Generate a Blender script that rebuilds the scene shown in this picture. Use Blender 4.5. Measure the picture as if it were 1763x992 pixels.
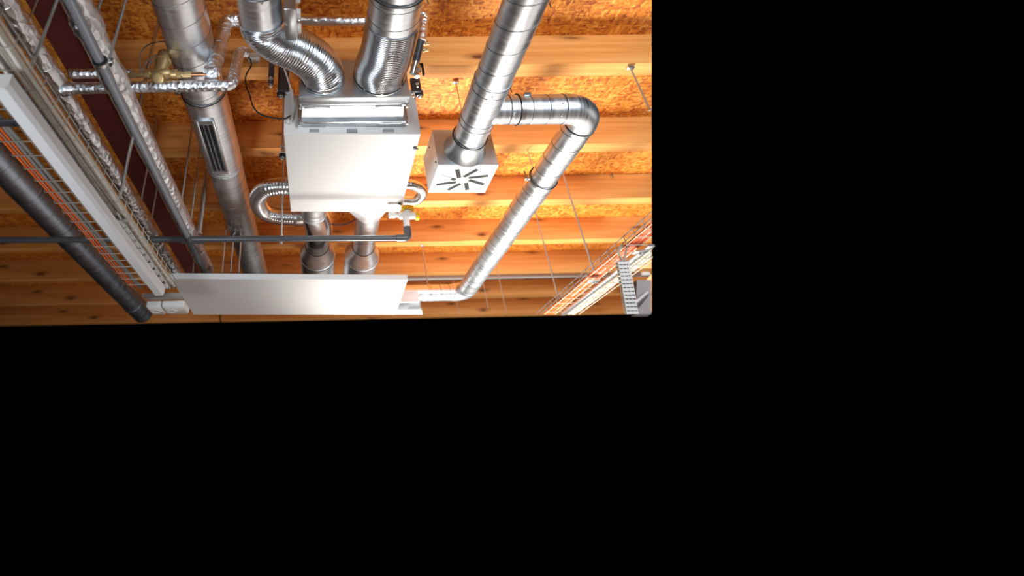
import bpy, math, random
from mathutils import Vector, Matrix, noise
random.seed(4)
SC = bpy.context.scene
COL = SC.collection
for o in list(bpy.data.objects):
    bpy.data.objects.remove(o)

# ------------------------------------------------------------------ camera
FPX = 908.0                                   # focal length in pixels of the 1763 wide frame
PITCH, YAW, ROLL = math.radians(33.31), math.radians(1.2527), math.radians(-1.5076)
CX, CY = 560.0, 269.5                         # optical centre of the photograph inside the frame
CAM = Vector((0, 0, 1.6))
F_ = Vector((math.sin(YAW)*math.cos(PITCH), math.cos(YAW)*math.cos(PITCH), math.sin(PITCH)))
r_ = Vector((math.cos(YAW), -math.sin(YAW), 0)); u_ = r_.cross(F_)
R_ = r_*math.cos(ROLL)+u_*math.sin(ROLL); U_ = -r_*math.sin(ROLL)+u_*math.cos(ROLL)
cam = bpy.data.cameras.new('camera')
co = bpy.data.objects.new('camera', cam); COL.objects.link(co)
co.matrix_world = Matrix(((R_.x, U_.x, -F_.x, CAM.x), (R_.y, U_.y, -F_.y, CAM.y), (R_.z, U_.z, -F_.z, CAM.z), (0, 0, 0, 1)))
cam.sensor_width = 36; cam.sensor_fit = 'HORIZONTAL'
cam.lens = FPX/1763*36
cam.shift_x = (881.5-CX)/1763
cam.shift_y = -(496-CY)/1763
cam.dof.use_dof = True; cam.dof.focus_distance = 2.95; cam.dof.aperture_fstop = 1.1
cam.clip_end = 200
SC.camera = co

def at(px, py, z=None, y=None, x=None):
    """the place in the hall that the photograph shows at (px, py), at a known height / distance"""
    d = F_+R_*((px-CX)/FPX)-U_*((py-CY)/FPX)
    if z is not None: t = (z-CAM.z)/d.z
    elif y is not None: t = (y-CAM.y)/d.y
    else: t = (x-CAM.x)/d.x
    return CAM+d*t

# ------------------------------------------------------------------ light
SC.view_settings.view_transform = 'Standard'; SC.view_settings.look = 'None'
SC.view_settings.gamma = 1; SC.view_settings.use_curve_mapping = False
SC.view_settings.exposure = 0.0
SC.cycles.use_denoising = True
SC.cycles.max_bounces = 8
SC.cycles.sample_clamp_indirect = 6
w = bpy.data.worlds.new('world'); SC.world = w; w.use_nodes = True
w.node_tree.nodes['Background'].inputs[0].default_value = (0.0, 0.0, 0.0, 1)
w.node_tree.nodes['Background'].inputs[1].default_value = 0.0

def lamp(kind, name, loc, target, energy, color, **kw):
    l = bpy.data.lights.new(name, kind); l.energy = energy; l.color = color
    for k, v in kw.items(): setattr(l, k, v)
    o = bpy.data.objects.new(name, l); COL.objects.link(o); o.location = loc
    o.rotation_euler = (Vector(target)-Vector(loc)).to_track_quat('-Z', 'Y').to_euler()
    return o
# added unseen key spot, shining up at the unit and right-hand ceiling
lamp('SPOT', 'added_up_key', (1.0, 4.85, 0.25), (2.15, 3.7, 4.0), 1700, (1.0, 0.965, 0.90), spot_size=math.radians(84), spot_blend=0.85, shadow_soft_size=0.7)
# added spot in place of sun, for bounce off the pale floor
lamp('SPOT', 'floor_bounce_spot', (9.5, 4.4, 9.0), (3.4, 7.0, 0), 12000, (1.0, 0.98, 0.95), spot_size=math.radians(36), spot_blend=0.2, shadow_soft_size=0.3)
# unseen area fill added on the right
lamp('AREA', 'side_fill', (6.0, 1.9, 2.15), (1.0, 2.6, 3.5), 18, (1.0, 0.97, 0.93), shape='RECTANGLE', size=3.0, size_y=1.7)
# area fill added behind the camera for the faces turned to it
lamp('AREA', 'front_fill', (3.2, -4.6, 2.0), (2.2, 3.4, 3.8), 72, (0.88, 0.94, 1.0), shape='RECTANGLE', size=3.0, size_y=2.2, spread=math.radians(62))
# area fill added low on the left to brighten tray and pipes
lamp('AREA', 'left_fill', (-1.35, 0.2, 0.75), (-1.05, 2.1, 2.8), 13, (0.88, 0.94, 1.0), shape='RECTANGLE', size=0.8, size_y=1.0, spread=math.radians(95))

# ------------------------------------------------------------------ materials
def mat(name, col=(0.8, 0.8, 0.8), rough=0.5, metal=0.0, **kw):
    m = bpy.data.materials.new(name); m.use_nodes = True
    b = m.node_tree.nodes['Principled BSDF']
    b.inputs['Base Color'].default_value = (*col, 1); b.inputs['Roughness'].default_value = rough
    b.inputs['Metallic'].default_value = metal
    for k, v in kw.items(): b.inputs[k].default_value = v
    return m, m.node_tree, b
def N(nt, t, **kw):
    n = nt.nodes.new(t)
    for k, v in kw.items():
        if k.startswith('i_'): n.inputs[k[2:].replace('_', ' ')].default_value = v
        else: setattr(n, k, v)
    return n
def coords(nt, scale=(1, 1, 1), rot=(0, 0, 0)):
    tc = N(nt, 'ShaderNodeTexCoord'); mp = N(nt, 'ShaderNodeMapping')
    mp.inputs['Scale'].default_value = scale; mp.inputs['Rotation'].default_value = rot
    nt.links.new(tc.outputs['Object'], mp.inputs['Vector']); return mp.outputs[0]
def ramp(nt, fac, stops):
    r = N(nt, 'ShaderNodeValToRGB'); e = r.color_ramp.elements
    while len(e) < len(stops): e.new(0.5)
    for i, (p, c) in enumerate(stops):
        e[i].position = p; e[i].color = (*c, 1) if len(c) == 3 else c
    nt.links.new(fac, r.inputs[0]); return r.outputs[0]
def bump(nt, b, h, strength, dist=0.01):
    n = N(nt, 'ShaderNodeBump'); n.inputs['Strength'].default_value = strength; n.inputs['Distance'].default_value = dist
    nt.links.new(h, n.inputs['Height']); nt.links.new(n.outputs[0], b.inputs['Normal'])

def galvanised(name, col, rough, scale):
    m, nt, b = mat(name, col, rough, 1.0)
    v = coords(nt, scale); n = N(nt, 'ShaderNodeTexNoise', i_Scale=1.0, i_Detail=3.0); nt.links.new(v, n.inputs['Vector'])
    c = ramp(nt, n.outputs[0], [(0.3, tuple(x*0.86 for x in col)), (0.7, tuple(min(1, x*1.08) for x in col))])
    nt.links.new(c, b.inputs['Base Color'])
    r = ramp(nt, n.outputs[0], [(0.3, (rough*0.85,)*3), (0.7, (rough*1.2,)*3)]); nt.links.new(r, b.inputs['Roughness'])
    return m
M = {}
M['duct_y'] = galvanised('galvanised_duct_along', (0.78, 0.81, 0.84), 0.39, (3, 55, 3))
M['duct_x'] = galvanised('galvanised_duct_across', (0.78, 0.81, 0.84), 0.39, (55, 3, 3))
M['duct_dull'] = galvanised('dull_grey_duct', (0.46, 0.52, 0.60), 0.38, (3, 40, 3))
M['sheet'] = galvanised('galvanised_sheet', (0.66, 0.70, 0.73), 0.38, (5, 5, 5))
M['seam'] = mat('duct_seam', (0.24, 0.25, 0.26), 0.45, 0.9)[0]
M['flex'] = mat('flexible_aluminium', (0.82, 0.85, 0.88), 0.24, 1.0)[0]
M['zinc'] = mat('zinc_plated_steel', (0.62, 0.63, 0.62), 0.35, 1.0)[0]
M['rod'] = mat('threaded_rod_steel', (0.55, 0.55, 0.53), 0.45, 0.8)[0]
M['dark_steel'] = mat('dark_steel', (0.09, 0.09, 0.10), 0.45, 0.6)[0]
M['rubber'] = mat('black_rubber', (0.012, 0.012, 0.013), 0.5)[0]
M['white'] = mat('white_powder_coat', (0.80, 0.79, 0.775), 0.42)[0]
M['white_grey'] = mat('pale_grey_coat', (0.74, 0.745, 0.74), 0.45)[0]
M['batten'] = mat('batten_white', (0.84, 0.85, 0.87), 0.4)[0]
M['vent'] = mat('grey_plug', (0.33, 0.34, 0.34), 0.5)[0]
M['slot'] = mat('black_slot', (0.01, 0.01, 0.01), 0.7)[0]
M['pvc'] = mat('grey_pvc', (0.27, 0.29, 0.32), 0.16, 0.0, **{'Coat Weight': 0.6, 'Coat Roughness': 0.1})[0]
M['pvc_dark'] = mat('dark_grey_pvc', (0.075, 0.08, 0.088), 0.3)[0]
M['plastic'] = mat('white_plastic', (0.82, 0.81, 0.77), 0.3)[0]
M['yellow'] = mat('yellow_plastic', (0.85, 0.50, 0.0), 0.35)[0]
M['wire'] = mat('tray_wire', (0.66, 0.62, 0.54), 0.38, 0.75)[0]
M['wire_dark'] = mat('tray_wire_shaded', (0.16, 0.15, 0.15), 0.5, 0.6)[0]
M['cable_white'] = mat('white_cable', (0.78, 0.74, 0.67), 0.42)[0]
M['cable_grey'] = mat('grey_cable', (0.26, 0.25, 0.23), 0.45)[0]
M['cable_orange'] = mat('orange_cable', (0.85, 0.16, 0.02), 0.4)[0]
M['cable_cream'] = mat('cream_cable', (0.46, 0.40, 0.31), 0.5)[0]
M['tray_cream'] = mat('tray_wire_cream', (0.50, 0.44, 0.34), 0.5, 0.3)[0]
M['cable_deep_orange'] = mat('deep_orange_cable', (0.62, 0.085, 0.008), 0.5)[0]
M['copper'] = mat('dull_copper', (0.42, 0.20, 0.11), 0.35, 1.0)[0]
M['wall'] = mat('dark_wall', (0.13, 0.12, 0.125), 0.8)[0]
m, nt, b = mat('brass', (0.70, 0.50, 0.24), 0.42, 0.75)
n = N(nt, 'ShaderNodeTexNoise', i_Scale=60.0); nt.links.new(coords(nt), n.inputs['Vector']); bump(nt, b, n.outputs[0], 0.35, 0.002)
M['brass'] = m
# aluminium foil lagging, crumpled
m, nt, b = mat('foil_lagging', (0.92, 0.94, 0.97), 0.30, 1.0)
v = coords(nt, (1, 0.55, 1)); n = N(nt, 'ShaderNodeTexNoise', i_Scale=34.0, i_Detail=7.0, i_Roughness=0.62); nt.links.new(v, n.inputs['Vector'])
vo = N(nt, 'ShaderNodeTexVoronoi', i_Scale=42.0); nt.links.new(v, vo.inputs['Vector'])
ad = N(nt, 'ShaderNodeMath', operation='ADD'); nt.links.new(n.outputs[0], ad.inputs[0]); nt.links.new(vo.outputs[0], ad.inputs[1])
bump(nt, b, ad.outputs[0], 0.75, 0.008)
M['foil'] = m
m, nt, b = mat('foil_tape', (0.93, 0.93, 0.93), 0.33, 1.0)
n = N(nt, 'ShaderNodeTexNoise', i_Scale=70.0); nt.links.new(coords(nt), n.inputs['Vector']); bump(nt, b, n.outputs[0], 0.4, 0.003)
M['tape'] = m
# red painted steel beam
m, nt, b = mat('red_oxide_steel', (0.09, 0.008, 0.004), 0.75)
n = N(nt, 'ShaderNodeTexNoise', i_Scale=5.0); nt.links.new(coords(nt), n.inputs['Vector'])
nt.links.new(ramp(nt, n.outputs[0], [(0.3, (0.070, 0.006, 0.003)), (0.7, (0.10, 0.009, 0.005))]), b.inputs['Base Color'])
M['red'] = m
# pine joists, grain along X, knots
def pine():
    m, nt, b = mat('pine_joist', (0.7, 0.3, 0.1), 0.62)
    v = coords(nt, (0.7, 16, 16))
    n = N(nt, 'ShaderNodeTexNoise', i_Scale=1.2, i_Detail=5.0, i_Roughness=0.6, i_Distortion=0.4); nt.links.new(v, n.inputs['Vector'])
    base = ramp(nt, n.outputs[0], [(0.30, (0.66, 0.25, 0.045)), (0.5, (0.80, 0.345, 0.085)), (0.72, (0.88, 0.45, 0.14))])
    vk = coords(nt, (1.7, 3.3, 6.5))
    wn = N(nt, 'ShaderNodeTexNoise', i_Scale=2.0); nt.links.new(vk, wn.inputs['Vector'])
    mx = N(nt, 'ShaderNodeMixRGB', blend_type='LINEAR_LIGHT'); mx.inputs[0].default_value = 0.16
    nt.links.new(vk, mx.inputs[1]); nt.links.new(wn.outputs['Color'], mx.inputs[2])
    k = N(nt, 'ShaderNodeTexVoronoi', i_Scale=1.0); nt.links.new(mx.outputs[0], k.inputs['Vector'])
    kf = ramp(nt, k.outputs['Distance'], [(0.05, (1, 1, 1)), (0.10, (0.45, 0.45, 0.45)), (0.22, (0, 0, 0))])
    mk = N(nt, 'ShaderNodeMixRGB'); nt.links.new(kf, mk.inputs[0]); nt.links.new(base, mk.inputs[1]); mk.inputs[2].default_value = (0.17, 0.045, 0.008, 1)
    nt.links.new(mk.outputs[0], b.inputs['Base Color'])
    bump(nt, b, n.outputs[0], 0.12, 0.002)
    return m
M['pine'] = pine()
# oriented strand board
def osb():
    m, nt, b = mat('strand_board', (0.6, 0.2, 0.03), 0.6)
    outs = []
    for sc, rot in (((17, 66, 30), 0.5), ((16, 62, 30), -0.65), ((56, 18, 30), 0.2)):
        v = coords(nt, sc, (0, 0, rot))
        wn = N(nt, 'ShaderNodeTexNoise', i_Scale=0.5, i_Detail=2.0); nt.links.new(v, wn.inputs['Vector'])
        mx = N(nt, 'ShaderNodeMixRGB', blend_type='LINEAR_LIGHT'); mx.inputs[0].default_value = 0.9
        nt.links.new(v, mx.inputs[1]); nt.links.new(wn.outputs['Color'], mx.inputs[2])
        vo = N(nt, 'ShaderNodeTexVoronoi', i_Scale=1.0); nt.links.new(mx.outputs[0], vo.inputs['Vector'])
        sp = N(nt, 'ShaderNodeSeparateColor'); nt.links.new(vo.outputs['Color'], sp.inputs[0]); outs.append(sp.outputs)
    pick = N(nt, 'ShaderNodeTexNoise', i_Scale=9.0, i_Detail=3.0); nt.links.new(coords(nt), pick.inputs['Vector'])
    s1 = ramp(nt, pick.outputs[0], [(0.46, (0, 0, 0)), (0.49, (1, 1, 1))])
    a = N(nt, 'ShaderNodeMixRGB'); nt.links.new(s1, a.inputs[0]); nt.links.new(outs[0][0], a.inputs[1]); nt.links.new(outs[1][0], a.inputs[2])
    s2 = ramp(nt, outs[2][1], [(0.70, (0, 0, 0)), (0.72, (1, 1, 1))])
    a2 = N(nt, 'ShaderNodeMixRGB'); nt.links.new(s2, a2.inputs[0]); nt.links.new(a.outputs[0], a2.inputs[1]); nt.links.new(outs[2][0], a2.inputs[2])
    fine = N(nt, 'ShaderNodeTexNoise', i_Scale=38.0, i_Detail=5.0); nt.links.new(coords(nt), fine.inputs['Vector'])
    mm = N(nt, 'ShaderNodeMath', operation='MULTIPLY_ADD'); nt.links.new(fine.outputs[0], mm.inputs[0]); mm.inputs[1].default_value = 0.9; 
    sb = N(nt, 'ShaderNodeMath', operation='MULTIPLY_ADD'); nt.links.new(a2.outputs[0], sb.inputs[0]); sb.inputs[1].default_value = 0.55; sb.inputs[2].default_value = -0.22
    nt.links.new(sb.outputs[0], mm.inputs[2])
    c = ramp(nt, mm.outputs[0], [(0.12, (0.26, 0.042, 0.004)), (0.34, (0.56, 0.145, 0.010)), (0.55, (0.74, 0.24, 0.020)), (0.8, (0.90, 0.40, 0.065))])
    nt.links.new(c, b.inputs['Base Color']); bump(nt, b, mm.outputs[0], 0.3, 0.003)
    return m
M['osb'] = osb()
m, nt, b = mat('pale_floor', (0.62, 0.54, 0.44), 0.6)
n = N(nt, 'ShaderNodeTexNoise', i_Scale=1.5, i_Detail=4.0); nt.links.new(coords(nt), n.inputs['Vector'])
nt.links.new(ramp(nt, n.outputs[0], [(0.3, (0.54, 0.53, 0.52)), (0.7, (0.62, 0.61, 0.60))]), b.inputs['Base Color'])
M['floor'] = m

# ------------------------------------------------------------------ mesh helpers
class MB:
    def __init__(s): s.v = []; s.f = []
    def _add(s, vs, fs):
        k = len(s.v); s.v += [Vector(p) for p in vs]; s.f += [tuple(i+k for i in f) for f in fs]; return s
    def box(s, a, b, bev=0.0):
        x0, y0, z0 = [min(p, q) for p, q in zip(a, b)]; x1, y1, z1 = [max(p, q) for p, q in zip(a, b)]
        if bev:
            return s.prism([(x0+bev, y0), (x1-bev, y0), (x1, y0+bev), (x1, y1-bev), (x1-bev, y1), (x0+bev, y1), (x0, y1-bev), (x0, y0+bev)], z0, z1, bev)
        return s.prism([(x0, y0), (x1, y0), (x1, y1), (x0, y1)], z0, z1)
    def prism(s, pts, z0, z1, bev=0.0):
        n = len(pts)
        c = Vector((sum(p[0] for p in pts)/n, sum(p[1] for p in pts)/n))
        def ringp(z, ins):
            out = []
            for p in pts:
                d = Vector((p[0], p[1]))-c
                q = Vector((p[0], p[1]))-Vector((math.copysign(min(ins, abs(d.x)), d.x), math.copysign(min(ins, abs(d.y)), d.y)))
                out.append((q.x, q.y, z))
            return out
        rows = [ringp(z0, 0), ringp(z1, 0)] if not bev else [ringp(z0, bev), ringp(z0+bev, 0), ringp(z1-bev, 0), ringp(z1, bev)]
        vs = [p for r in rows for p in r]; fs = []
        for k in range(len(rows)-1):
            for i in range(n): j = (i+1) % n; fs.append((k*n+i, k*n+j, (k+1)*n+j, (k+1)*n+i))
        fs.append(tuple(range(n))[::-1]); fs.append(tuple((len(rows)-1)*n+i for i in range(n)))
        return s._add(vs, fs)
    def hexa(s, p):      # eight corners: bottom 4 ccw, top 4
        return s._add(p, [(3, 2, 1, 0), (4, 5, 6, 7), (0, 1, 5, 4), (1, 2, 6, 5), (2, 3, 7, 6), (3, 0, 4, 7)])
    def tube(s, pts, rad, seg=16, cap=True, fn=None, up=None):
        pts = [Vector(p) for p in pts]; n = len(pts)
        T = []
        for i in range(n):
            a = pts[max(0, i-1)]; b_ = pts[min(n-1, i+1)]; T.append((b_-a).normalized())
        t0 = T[0]; ref = Vector(up) if up else (Vector((0, 0, 1)) if abs(t0.z) < 0.9 else Vector((1, 0, 0)))
        nv = (ref-t0*ref.dot(t0)).normalized(); rings = []; L = 0
        for i in range(n):
            if i:
                nv = (nv-T[i]*nv.dot(T[i])).normalized(); L += (pts[i]-pts[i-1]).length
            bv = T[i].cross(nv); R = rad[i] if isinstance(rad, (list, tuple)) else rad
            row = []
            for j in range(seg):
                a = 2*math.pi*j/seg; d = nv*math.cos(a)+bv*math.sin(a)
                rr = R if fn is None else R+fn(L, a, pts[i]+d*R)
                row.append(pts[i]+d*rr)
            rings.append(row)
        vs = [p for r in rings for p in r]; fs = []
        for i in range(n-1):
            for j in range(seg):
                k = (j+1) % seg; fs.append((i*seg+j, i*seg+k, (i+1)*seg+k, (i+1)*seg+j))
        if cap: fs.append(tuple(range(seg))[::-1]); fs.append(tuple((n-1)*seg+j for j in range(seg)))
        return s._add(vs, fs)
    def cyl(s, a, b, r, seg=20): return s.tube([a, b], r, seg)
    def ring(s, c, axis, R, r, seg=48, k=6):
        c = Vector(c); ax = Vector(axis).normalized(); ref = Vector((0, 0, 1)) if abs(ax.z) < 0.9 else Vector((1, 0, 0))
        n1 = (ref-ax*ref.dot(ax)).normalized(); n2 = ax.cross(n1); vs = []; fs = []
        for i in range(seg):
            a = 2*math.pi*i/seg; d = n1*math.cos(a)+n2*math.sin(a)
            for j in range(k):
                t = 2*math.pi*j/k; vs.append(c+d*(R+r*math.cos(t))+ax*(r*math.sin(t)))
        for i in range(seg):
            for j in range(k):
                i2 = (i+1) % seg; j2 = (j+1) % k; fs.append((i*k+j, i2*k+j, i2*k+j2, i*k+j2))
        return s._add(vs, fs)
    def helix(s, a, b, R, pitch, r=0.0022, phase=0.0):
        a = Vector(a); b = Vector(b); ax = (b-a); L = ax.length; ax.normalize()
        ref = Vector((0, 0, 1)); n1 = (ref-ax*ref.dot(ax)).normalized(); n2 = ax.cross(n1)
        n = int(L/pitch*40); pts = []
        for i in range(n+1):
            t = i/n*L; q = 2*math.pi*(t/pitch+phase); pts.append(a+ax*t+(n1*math.cos(q)+n2*math.sin(q))*R)
        return s.tube(pts, r, 6)
    def lathe(s, a, axis, prof, seg=24):   # prof: (distance along axis, radius)
        a = Vector(a); ax = Vector(axis).normalized()
        pts = [a+ax*p[0] for p in prof]; 
        ref = Vector((0, 0, 1)) if abs(ax.z) < 0.9 else Vector((1, 0, 0)); n1 = (ref-ax*ref.dot(ax)).normalized(); n2 = ax.cross(n1)
        vs = []; fs = []; n = len(prof)
        for p, (q, R) in zip(pts, prof):
            for j in range(seg):
                t = 2*math.pi*j/seg; vs.append(p+(n1*math.cos(t)+n2*math.sin(t))*R)
        for i in range(n-1):
            for j in range(seg):
                k = (j+1) % seg; fs.append((i*seg+j, i*seg+k, (i+1)*seg+k, (i+1)*seg+j))
        fs.append(tuple(range(seg))[::-1]); fs.append(tuple((n-1)*seg+j for j in range(seg)))
        return s._add(vs, fs)

ORG = {}
def origin(o): return ORG.get(o.name, Vector((0, 0, 0)))
def obj(name, mb, m, parent=None, label=None, cat=None, group=None, kind=None, angle=40):
    me = bpy.data.meshes.new(name)
    if parent is not None: og = origin(parent)
    else:
        lo = Vector([min(v[i] for v in mb.v) for i in range(3)]); hi = Vector([max(v[i] for v in mb.v) for i in range(3)])
        og = Vector(((lo.x+hi.x)/2, (lo.y+hi.y)/2, lo.z)) if kind != 'structure' else Vector((0, 0, 0))
    me.from_pydata([v-og for v in mb.v], [], mb.f); me.update()
    me.polygons.foreach_set('use_smooth', [True]*len(me.polygons)); me.set_sharp_from_angle(angle=math.radians(angle))
    me.materials.append(M[m] if isinstance(m, str) else m)
    o = bpy.data.objects.new(name, me); COL.objects.link(o)
    if parent is not None: o.parent = parent
    else: o.location = og
    ORG[o.name] = og
    if label: o['label'] = label
    if cat: o['category'] = cat
    if group: o['group'] = group
    if kind: o['kind'] = kind
    return o
def thing(name, loc, label, cat, group=None):
    o = bpy.data.objects.new(name, None); COL.objects.link(o); o.location = loc; o.empty_display_size = 0.1
    o['label'] = label; o['category'] = cat
    if group: o['group'] = group
    ORG[o.name] = Vector(loc); return o
def smooth(pts, n=12):
    P = [Vector(p) for p in pts]; P = [P[0]*2-P[1]]+P+[P[-1]*2-P[-2]]; out = []
    for i in range(1, len(P)-2):
        for k in range(n):
            t = k/n; a, b_, c, d = P[i-1], P[i], P[i+1], P[i+2]
            out.append(0.5*((2*b_)+(c-a)*t+(2*a-5*b_+4*c-d)*t*t+(3*b_-a-3*c+d)*t**3))
    out.append(P[-2]); return out
def resample(pts, step):
    pts = [Vector(p) for p in pts]; out = [pts[0]]; L = [0]
    for i in range(1, len(pts)): L.append(L[-1]+(pts[i]-pts[i-1]).length)
    n = max(2, int(L[-1]/step)); j = 0; out = []
    for i in range(n+1):
        t = L[-1]*i/n
        while j < len(L)-2 and L[j+1] < t: j += 1
        d = L[j+1]-L[j]; out.append(pts[j].lerp(pts[j+1], (t-L[j])/d if d else 0))
    return out
def fillet(pts, R, n=14):
    P = [Vector(p) for p in pts]; out = [P[0]]
    for i in range(1, len(P)-1):
        a = (P[i-1]-P[i]).normalized(); b_ = (P[i+1]-P[i]).normalized(); ang = a.angle(b_); t = R/math.tan(ang/2)
        c = P[i]+(a+b_).normalized()*(R/math.sin(ang/2)); s = P[i]+a*t-c; e = P[i]+b_*t-c; th = s.angle(e); ax = s.cross(e).normalized()
        for k in range(n+1): out.append(c+Matrix.Rotation(th*k/n, 3, ax) @ s)
    out.append(P[-1]); return out
def x_at(px, y, z):      # where a line along X at (y, z) meets the edge of the photographed area
    k = (px-CX)/FPX; a = R_-F_*k
    return -(y*a.y+(z-CAM.z)*a.z)/a.x

# ------------------------------------------------------------------ ceiling deck, floor, joists, steel beam
ZD, ZB = 4.155, 3.90
y1 = 8.02
mb = MB()
yr = 0.9
mb.prism([(-6.6, yr), (x_at(1122, yr, ZD), yr), (x_at(1122, y1, ZD), y1), (-6.6, y1-0.1)], ZD, ZD+0.022)
obj('ceiling', mb, 'osb', kind='structure')
mb = MB(); mb.box((-9, -6, -0.02), (11.5, 11.0, 0)); obj('floor', mb, 'floor', kind='structure')

BX0, BX1 = -1.535, -1.375
beam = thing('steel_beam', (-1.455, 0.9, ZB-0.025), 'dark red steel beam running front to back at the left, carrying pine joists', 'beam')
mb = MB(); mb.box((BX0, 0.6, ZB-0.025), (BX1, 7.0, ZB)); obj('bottom_flange', mb, 'red', beam)
mb = MB(); mb.box((-1.463, 0.6, ZB), (-1.447, 7.0, ZD-0.0005)); obj('web', mb, 'red', beam)

JY = [2.466+0.9025*k for k in range(6)]; JY.append(7.86)
ordn = ['nearest, above the transition box', 'second, above the diffuser box', 'third, crossing behind the white unit',
        'fourth, above the dark drain pipe', 'fifth, with a thin rail behind it', 'sixth, just above the lower duct', 'farthest, cut by the bottom edge']
for k, y in enumerate(JY):
    wj = 0.118
    mb = MB(); xe = x_at(1122.5, y, ZB)
    e = [x_at(1121.5, yy, zz) for yy, zz in ((y, ZB), (y+wj, ZB), (y, ZD), (y+wj, ZD))]; zt_ = ZD-0.0005
    mb.hexa([(-1.44, y, ZB), (e[0], y, ZB), (e[1], y+wj, ZB), (-1.44, y+wj, ZB), (-1.44, y, zt_), (e[2], y, zt_), (e[3], y+wj, zt_), (-1.44, y+wj, zt_)])
    obj('ceiling_joist', mb, 'pine', None, 'bright pine joist right of the steel beam, '+ordn[k], 'joist', 'pine joists right of the steel beam')
    mb = MB(); mb.box((-6.4, y, ZB), (-1.47, y+wj, ZD-0.0005), 0.003)
    if k >= 2: obj('ceiling_joist', mb, 'pine', None, 'shaded pine joist left of the steel beam, '+['', '', 'nearest of the visible ones', 'second nearest', 'level with the dark drain pipe end', 'second from the bottom edge', 'lowest, near the dark round duct end'][k], 'joist', 'pine joists left of the steel beam')
# conduit behind the fifth joist
y = JY[4]+0.118+0.05
mb = MB(); mb.box((0.2, y, ZB-0.03), (x_at(1121, y, ZB-0.03), y+0.045, ZB+0.02), 0.004)
sr = thing('steel_rail', (1.0, y, ZB-0.03), 'thin grey rail running along the back of the fifth joist', 'rail'); obj('rail_body', mb, 'zinc', sr)
for x_ in (0.9, 2.2, 3.4):
    mb = MB(); mb.box((x_-0.015, y+0.015, ZB+0.018), (x_+0.015, y+0.03, ZD)); obj('rail_hanger', mb, 'zinc', sr)
# dark wall, widened left in place of shaded joists, and brace far right
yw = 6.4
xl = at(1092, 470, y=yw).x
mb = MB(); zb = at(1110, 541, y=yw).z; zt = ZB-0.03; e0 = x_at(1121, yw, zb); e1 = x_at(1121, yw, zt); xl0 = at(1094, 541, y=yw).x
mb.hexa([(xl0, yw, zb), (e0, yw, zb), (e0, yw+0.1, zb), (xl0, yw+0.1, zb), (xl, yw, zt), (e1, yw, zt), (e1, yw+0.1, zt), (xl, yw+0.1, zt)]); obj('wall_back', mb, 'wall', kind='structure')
a = at(1082, 533, y=5.7); b_ = at(1114, 505, y=6.44)
mb = MB(); mb.tube([a, b_], 0.03, 12); obj('steel_brace', mb, 'dark_steel', None, 'grey diagonal brace tube in the dark lower right corner', 'brace')

# ------------------------------------------------------------------ ventilation unit
ZU = 3.35
q = [at(488.5, 231, z=ZU), at(724.6, 231, z=ZU), at(689, 365.3, z=ZU), at(500.7, 364.6, z=ZU)]
YF = (q[0].y+q[1].y)/2
unit = thing('ventilation_unit', (0.21, 2.9, ZU), 'white box shaped ventilation unit hung under the joists, two ducts entering its front', 'ventilation unit')
mb = MB(); mb.prism([(p.x, p.y) for p in q], ZU+0.012, 3.64, 0.004); obj('housing', mb, 'white', unit)
mb = MB(); ins = 0.001; mb.prism([(p.x, p.y) for p in q], ZU, ZU+0.0105, 0.003); obj('bottom_door', mb, 'white', unit)
for x0, x1, nm in ((532.5, 549, 0), (597.5, 615, 0), (660.5, 678, 0)):
    a = at(x0, 228, y=YF-0.003); b_ = at(x1, 222.3, y=YF-0.003)
    mb = MB(); mb.box((a.x, YF-0.006, a.z), (b_.x, YF+0.004, b_.z), 0.001); obj('cover_plug', mb, 'vent', unit, 'small grey rectangular plug')
for px, py in ((714, 255), (688, 351)):
    a = at(px, py, z=ZU-0.004)
    lt = MB(); lt.lathe((a.x, a.y, ZU+0.002), (0, 0, -1), [(0, 0.011), (0.007, 0.011), (0.009, 0.008)], 20); l_ = obj('latch', lt, 'dark_steel', unit, 'black round latch')
    lt = MB(); lt.box((a.x-0.002, a.y-0.004, ZU-0.012), (a.x+0.022, a.y+0.004, ZU-0.006), 0.001); obj('latch_lever', lt, 'dark_steel', l_)
# cable gland on the front face
a = at(497, 213, y=YF)
mb = MB(); mb.lathe((a.x, YF+0.002, a.z), (0, -1, 0), [(0, 0.022), (0.012, 0.022), (0.014, 0.015), (0.03, 0.014), (0.032, 0.008)], 20); obj('cable_gland', mb, 'plastic', unit)
# slot on the left of the front
a = at(494, 179, y=YF-0.002); b_ = at(501, 176, y=YF)
mb = MB(); mb.box((a.x, YF-0.004, a.z), (b_.x, YF+0.002, b_.z)); obj('front_slot', mb, 'slot', unit)
# hanging brackets with rubber mounts: near right, near left, far left
def mount(px, py, ywld, side, zt=3.9):
    a = at(px, py, y=ywld)
    mb = MB(); mb.lathe((a.x, a.y, a.z), (0, 0, 1), [(0, 0.016), (0.006, 0.024), (0.022, 0.025), (0.028, 0.015)], 24); r_m = obj('rubber_mount', mb, 'rubber', unit)
    mb = MB(); mb.lathe((a.x, a.y, a.z-0.014), (0, 0, 1), [(0, 0.008), (0.004, 0.011), (0.012, 0.011), (0.014, 0.018)], 6); obj('nut', mb, 'zinc', r_m)
    mb = MB(); mb.box((a.x-side*0.075, a.y-0.022, a.z+0.028), (a.x+side*0.022, a.y+0.022, a.z+0.034)); mb.box((a.x-side*0.075, a.y-0.022, a.z-0.05), (a.x-side*0.069, a.y+0.022, a.z+0.03)); obj('hanging_bracket', mb, 'white_grey', unit)
    return a
mts = [mount(722.5, 166, YF-0.02, 1), mount(483.5, 166, YF-0.02, -1), mount(486, 272, 2.95, -1)]

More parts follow.
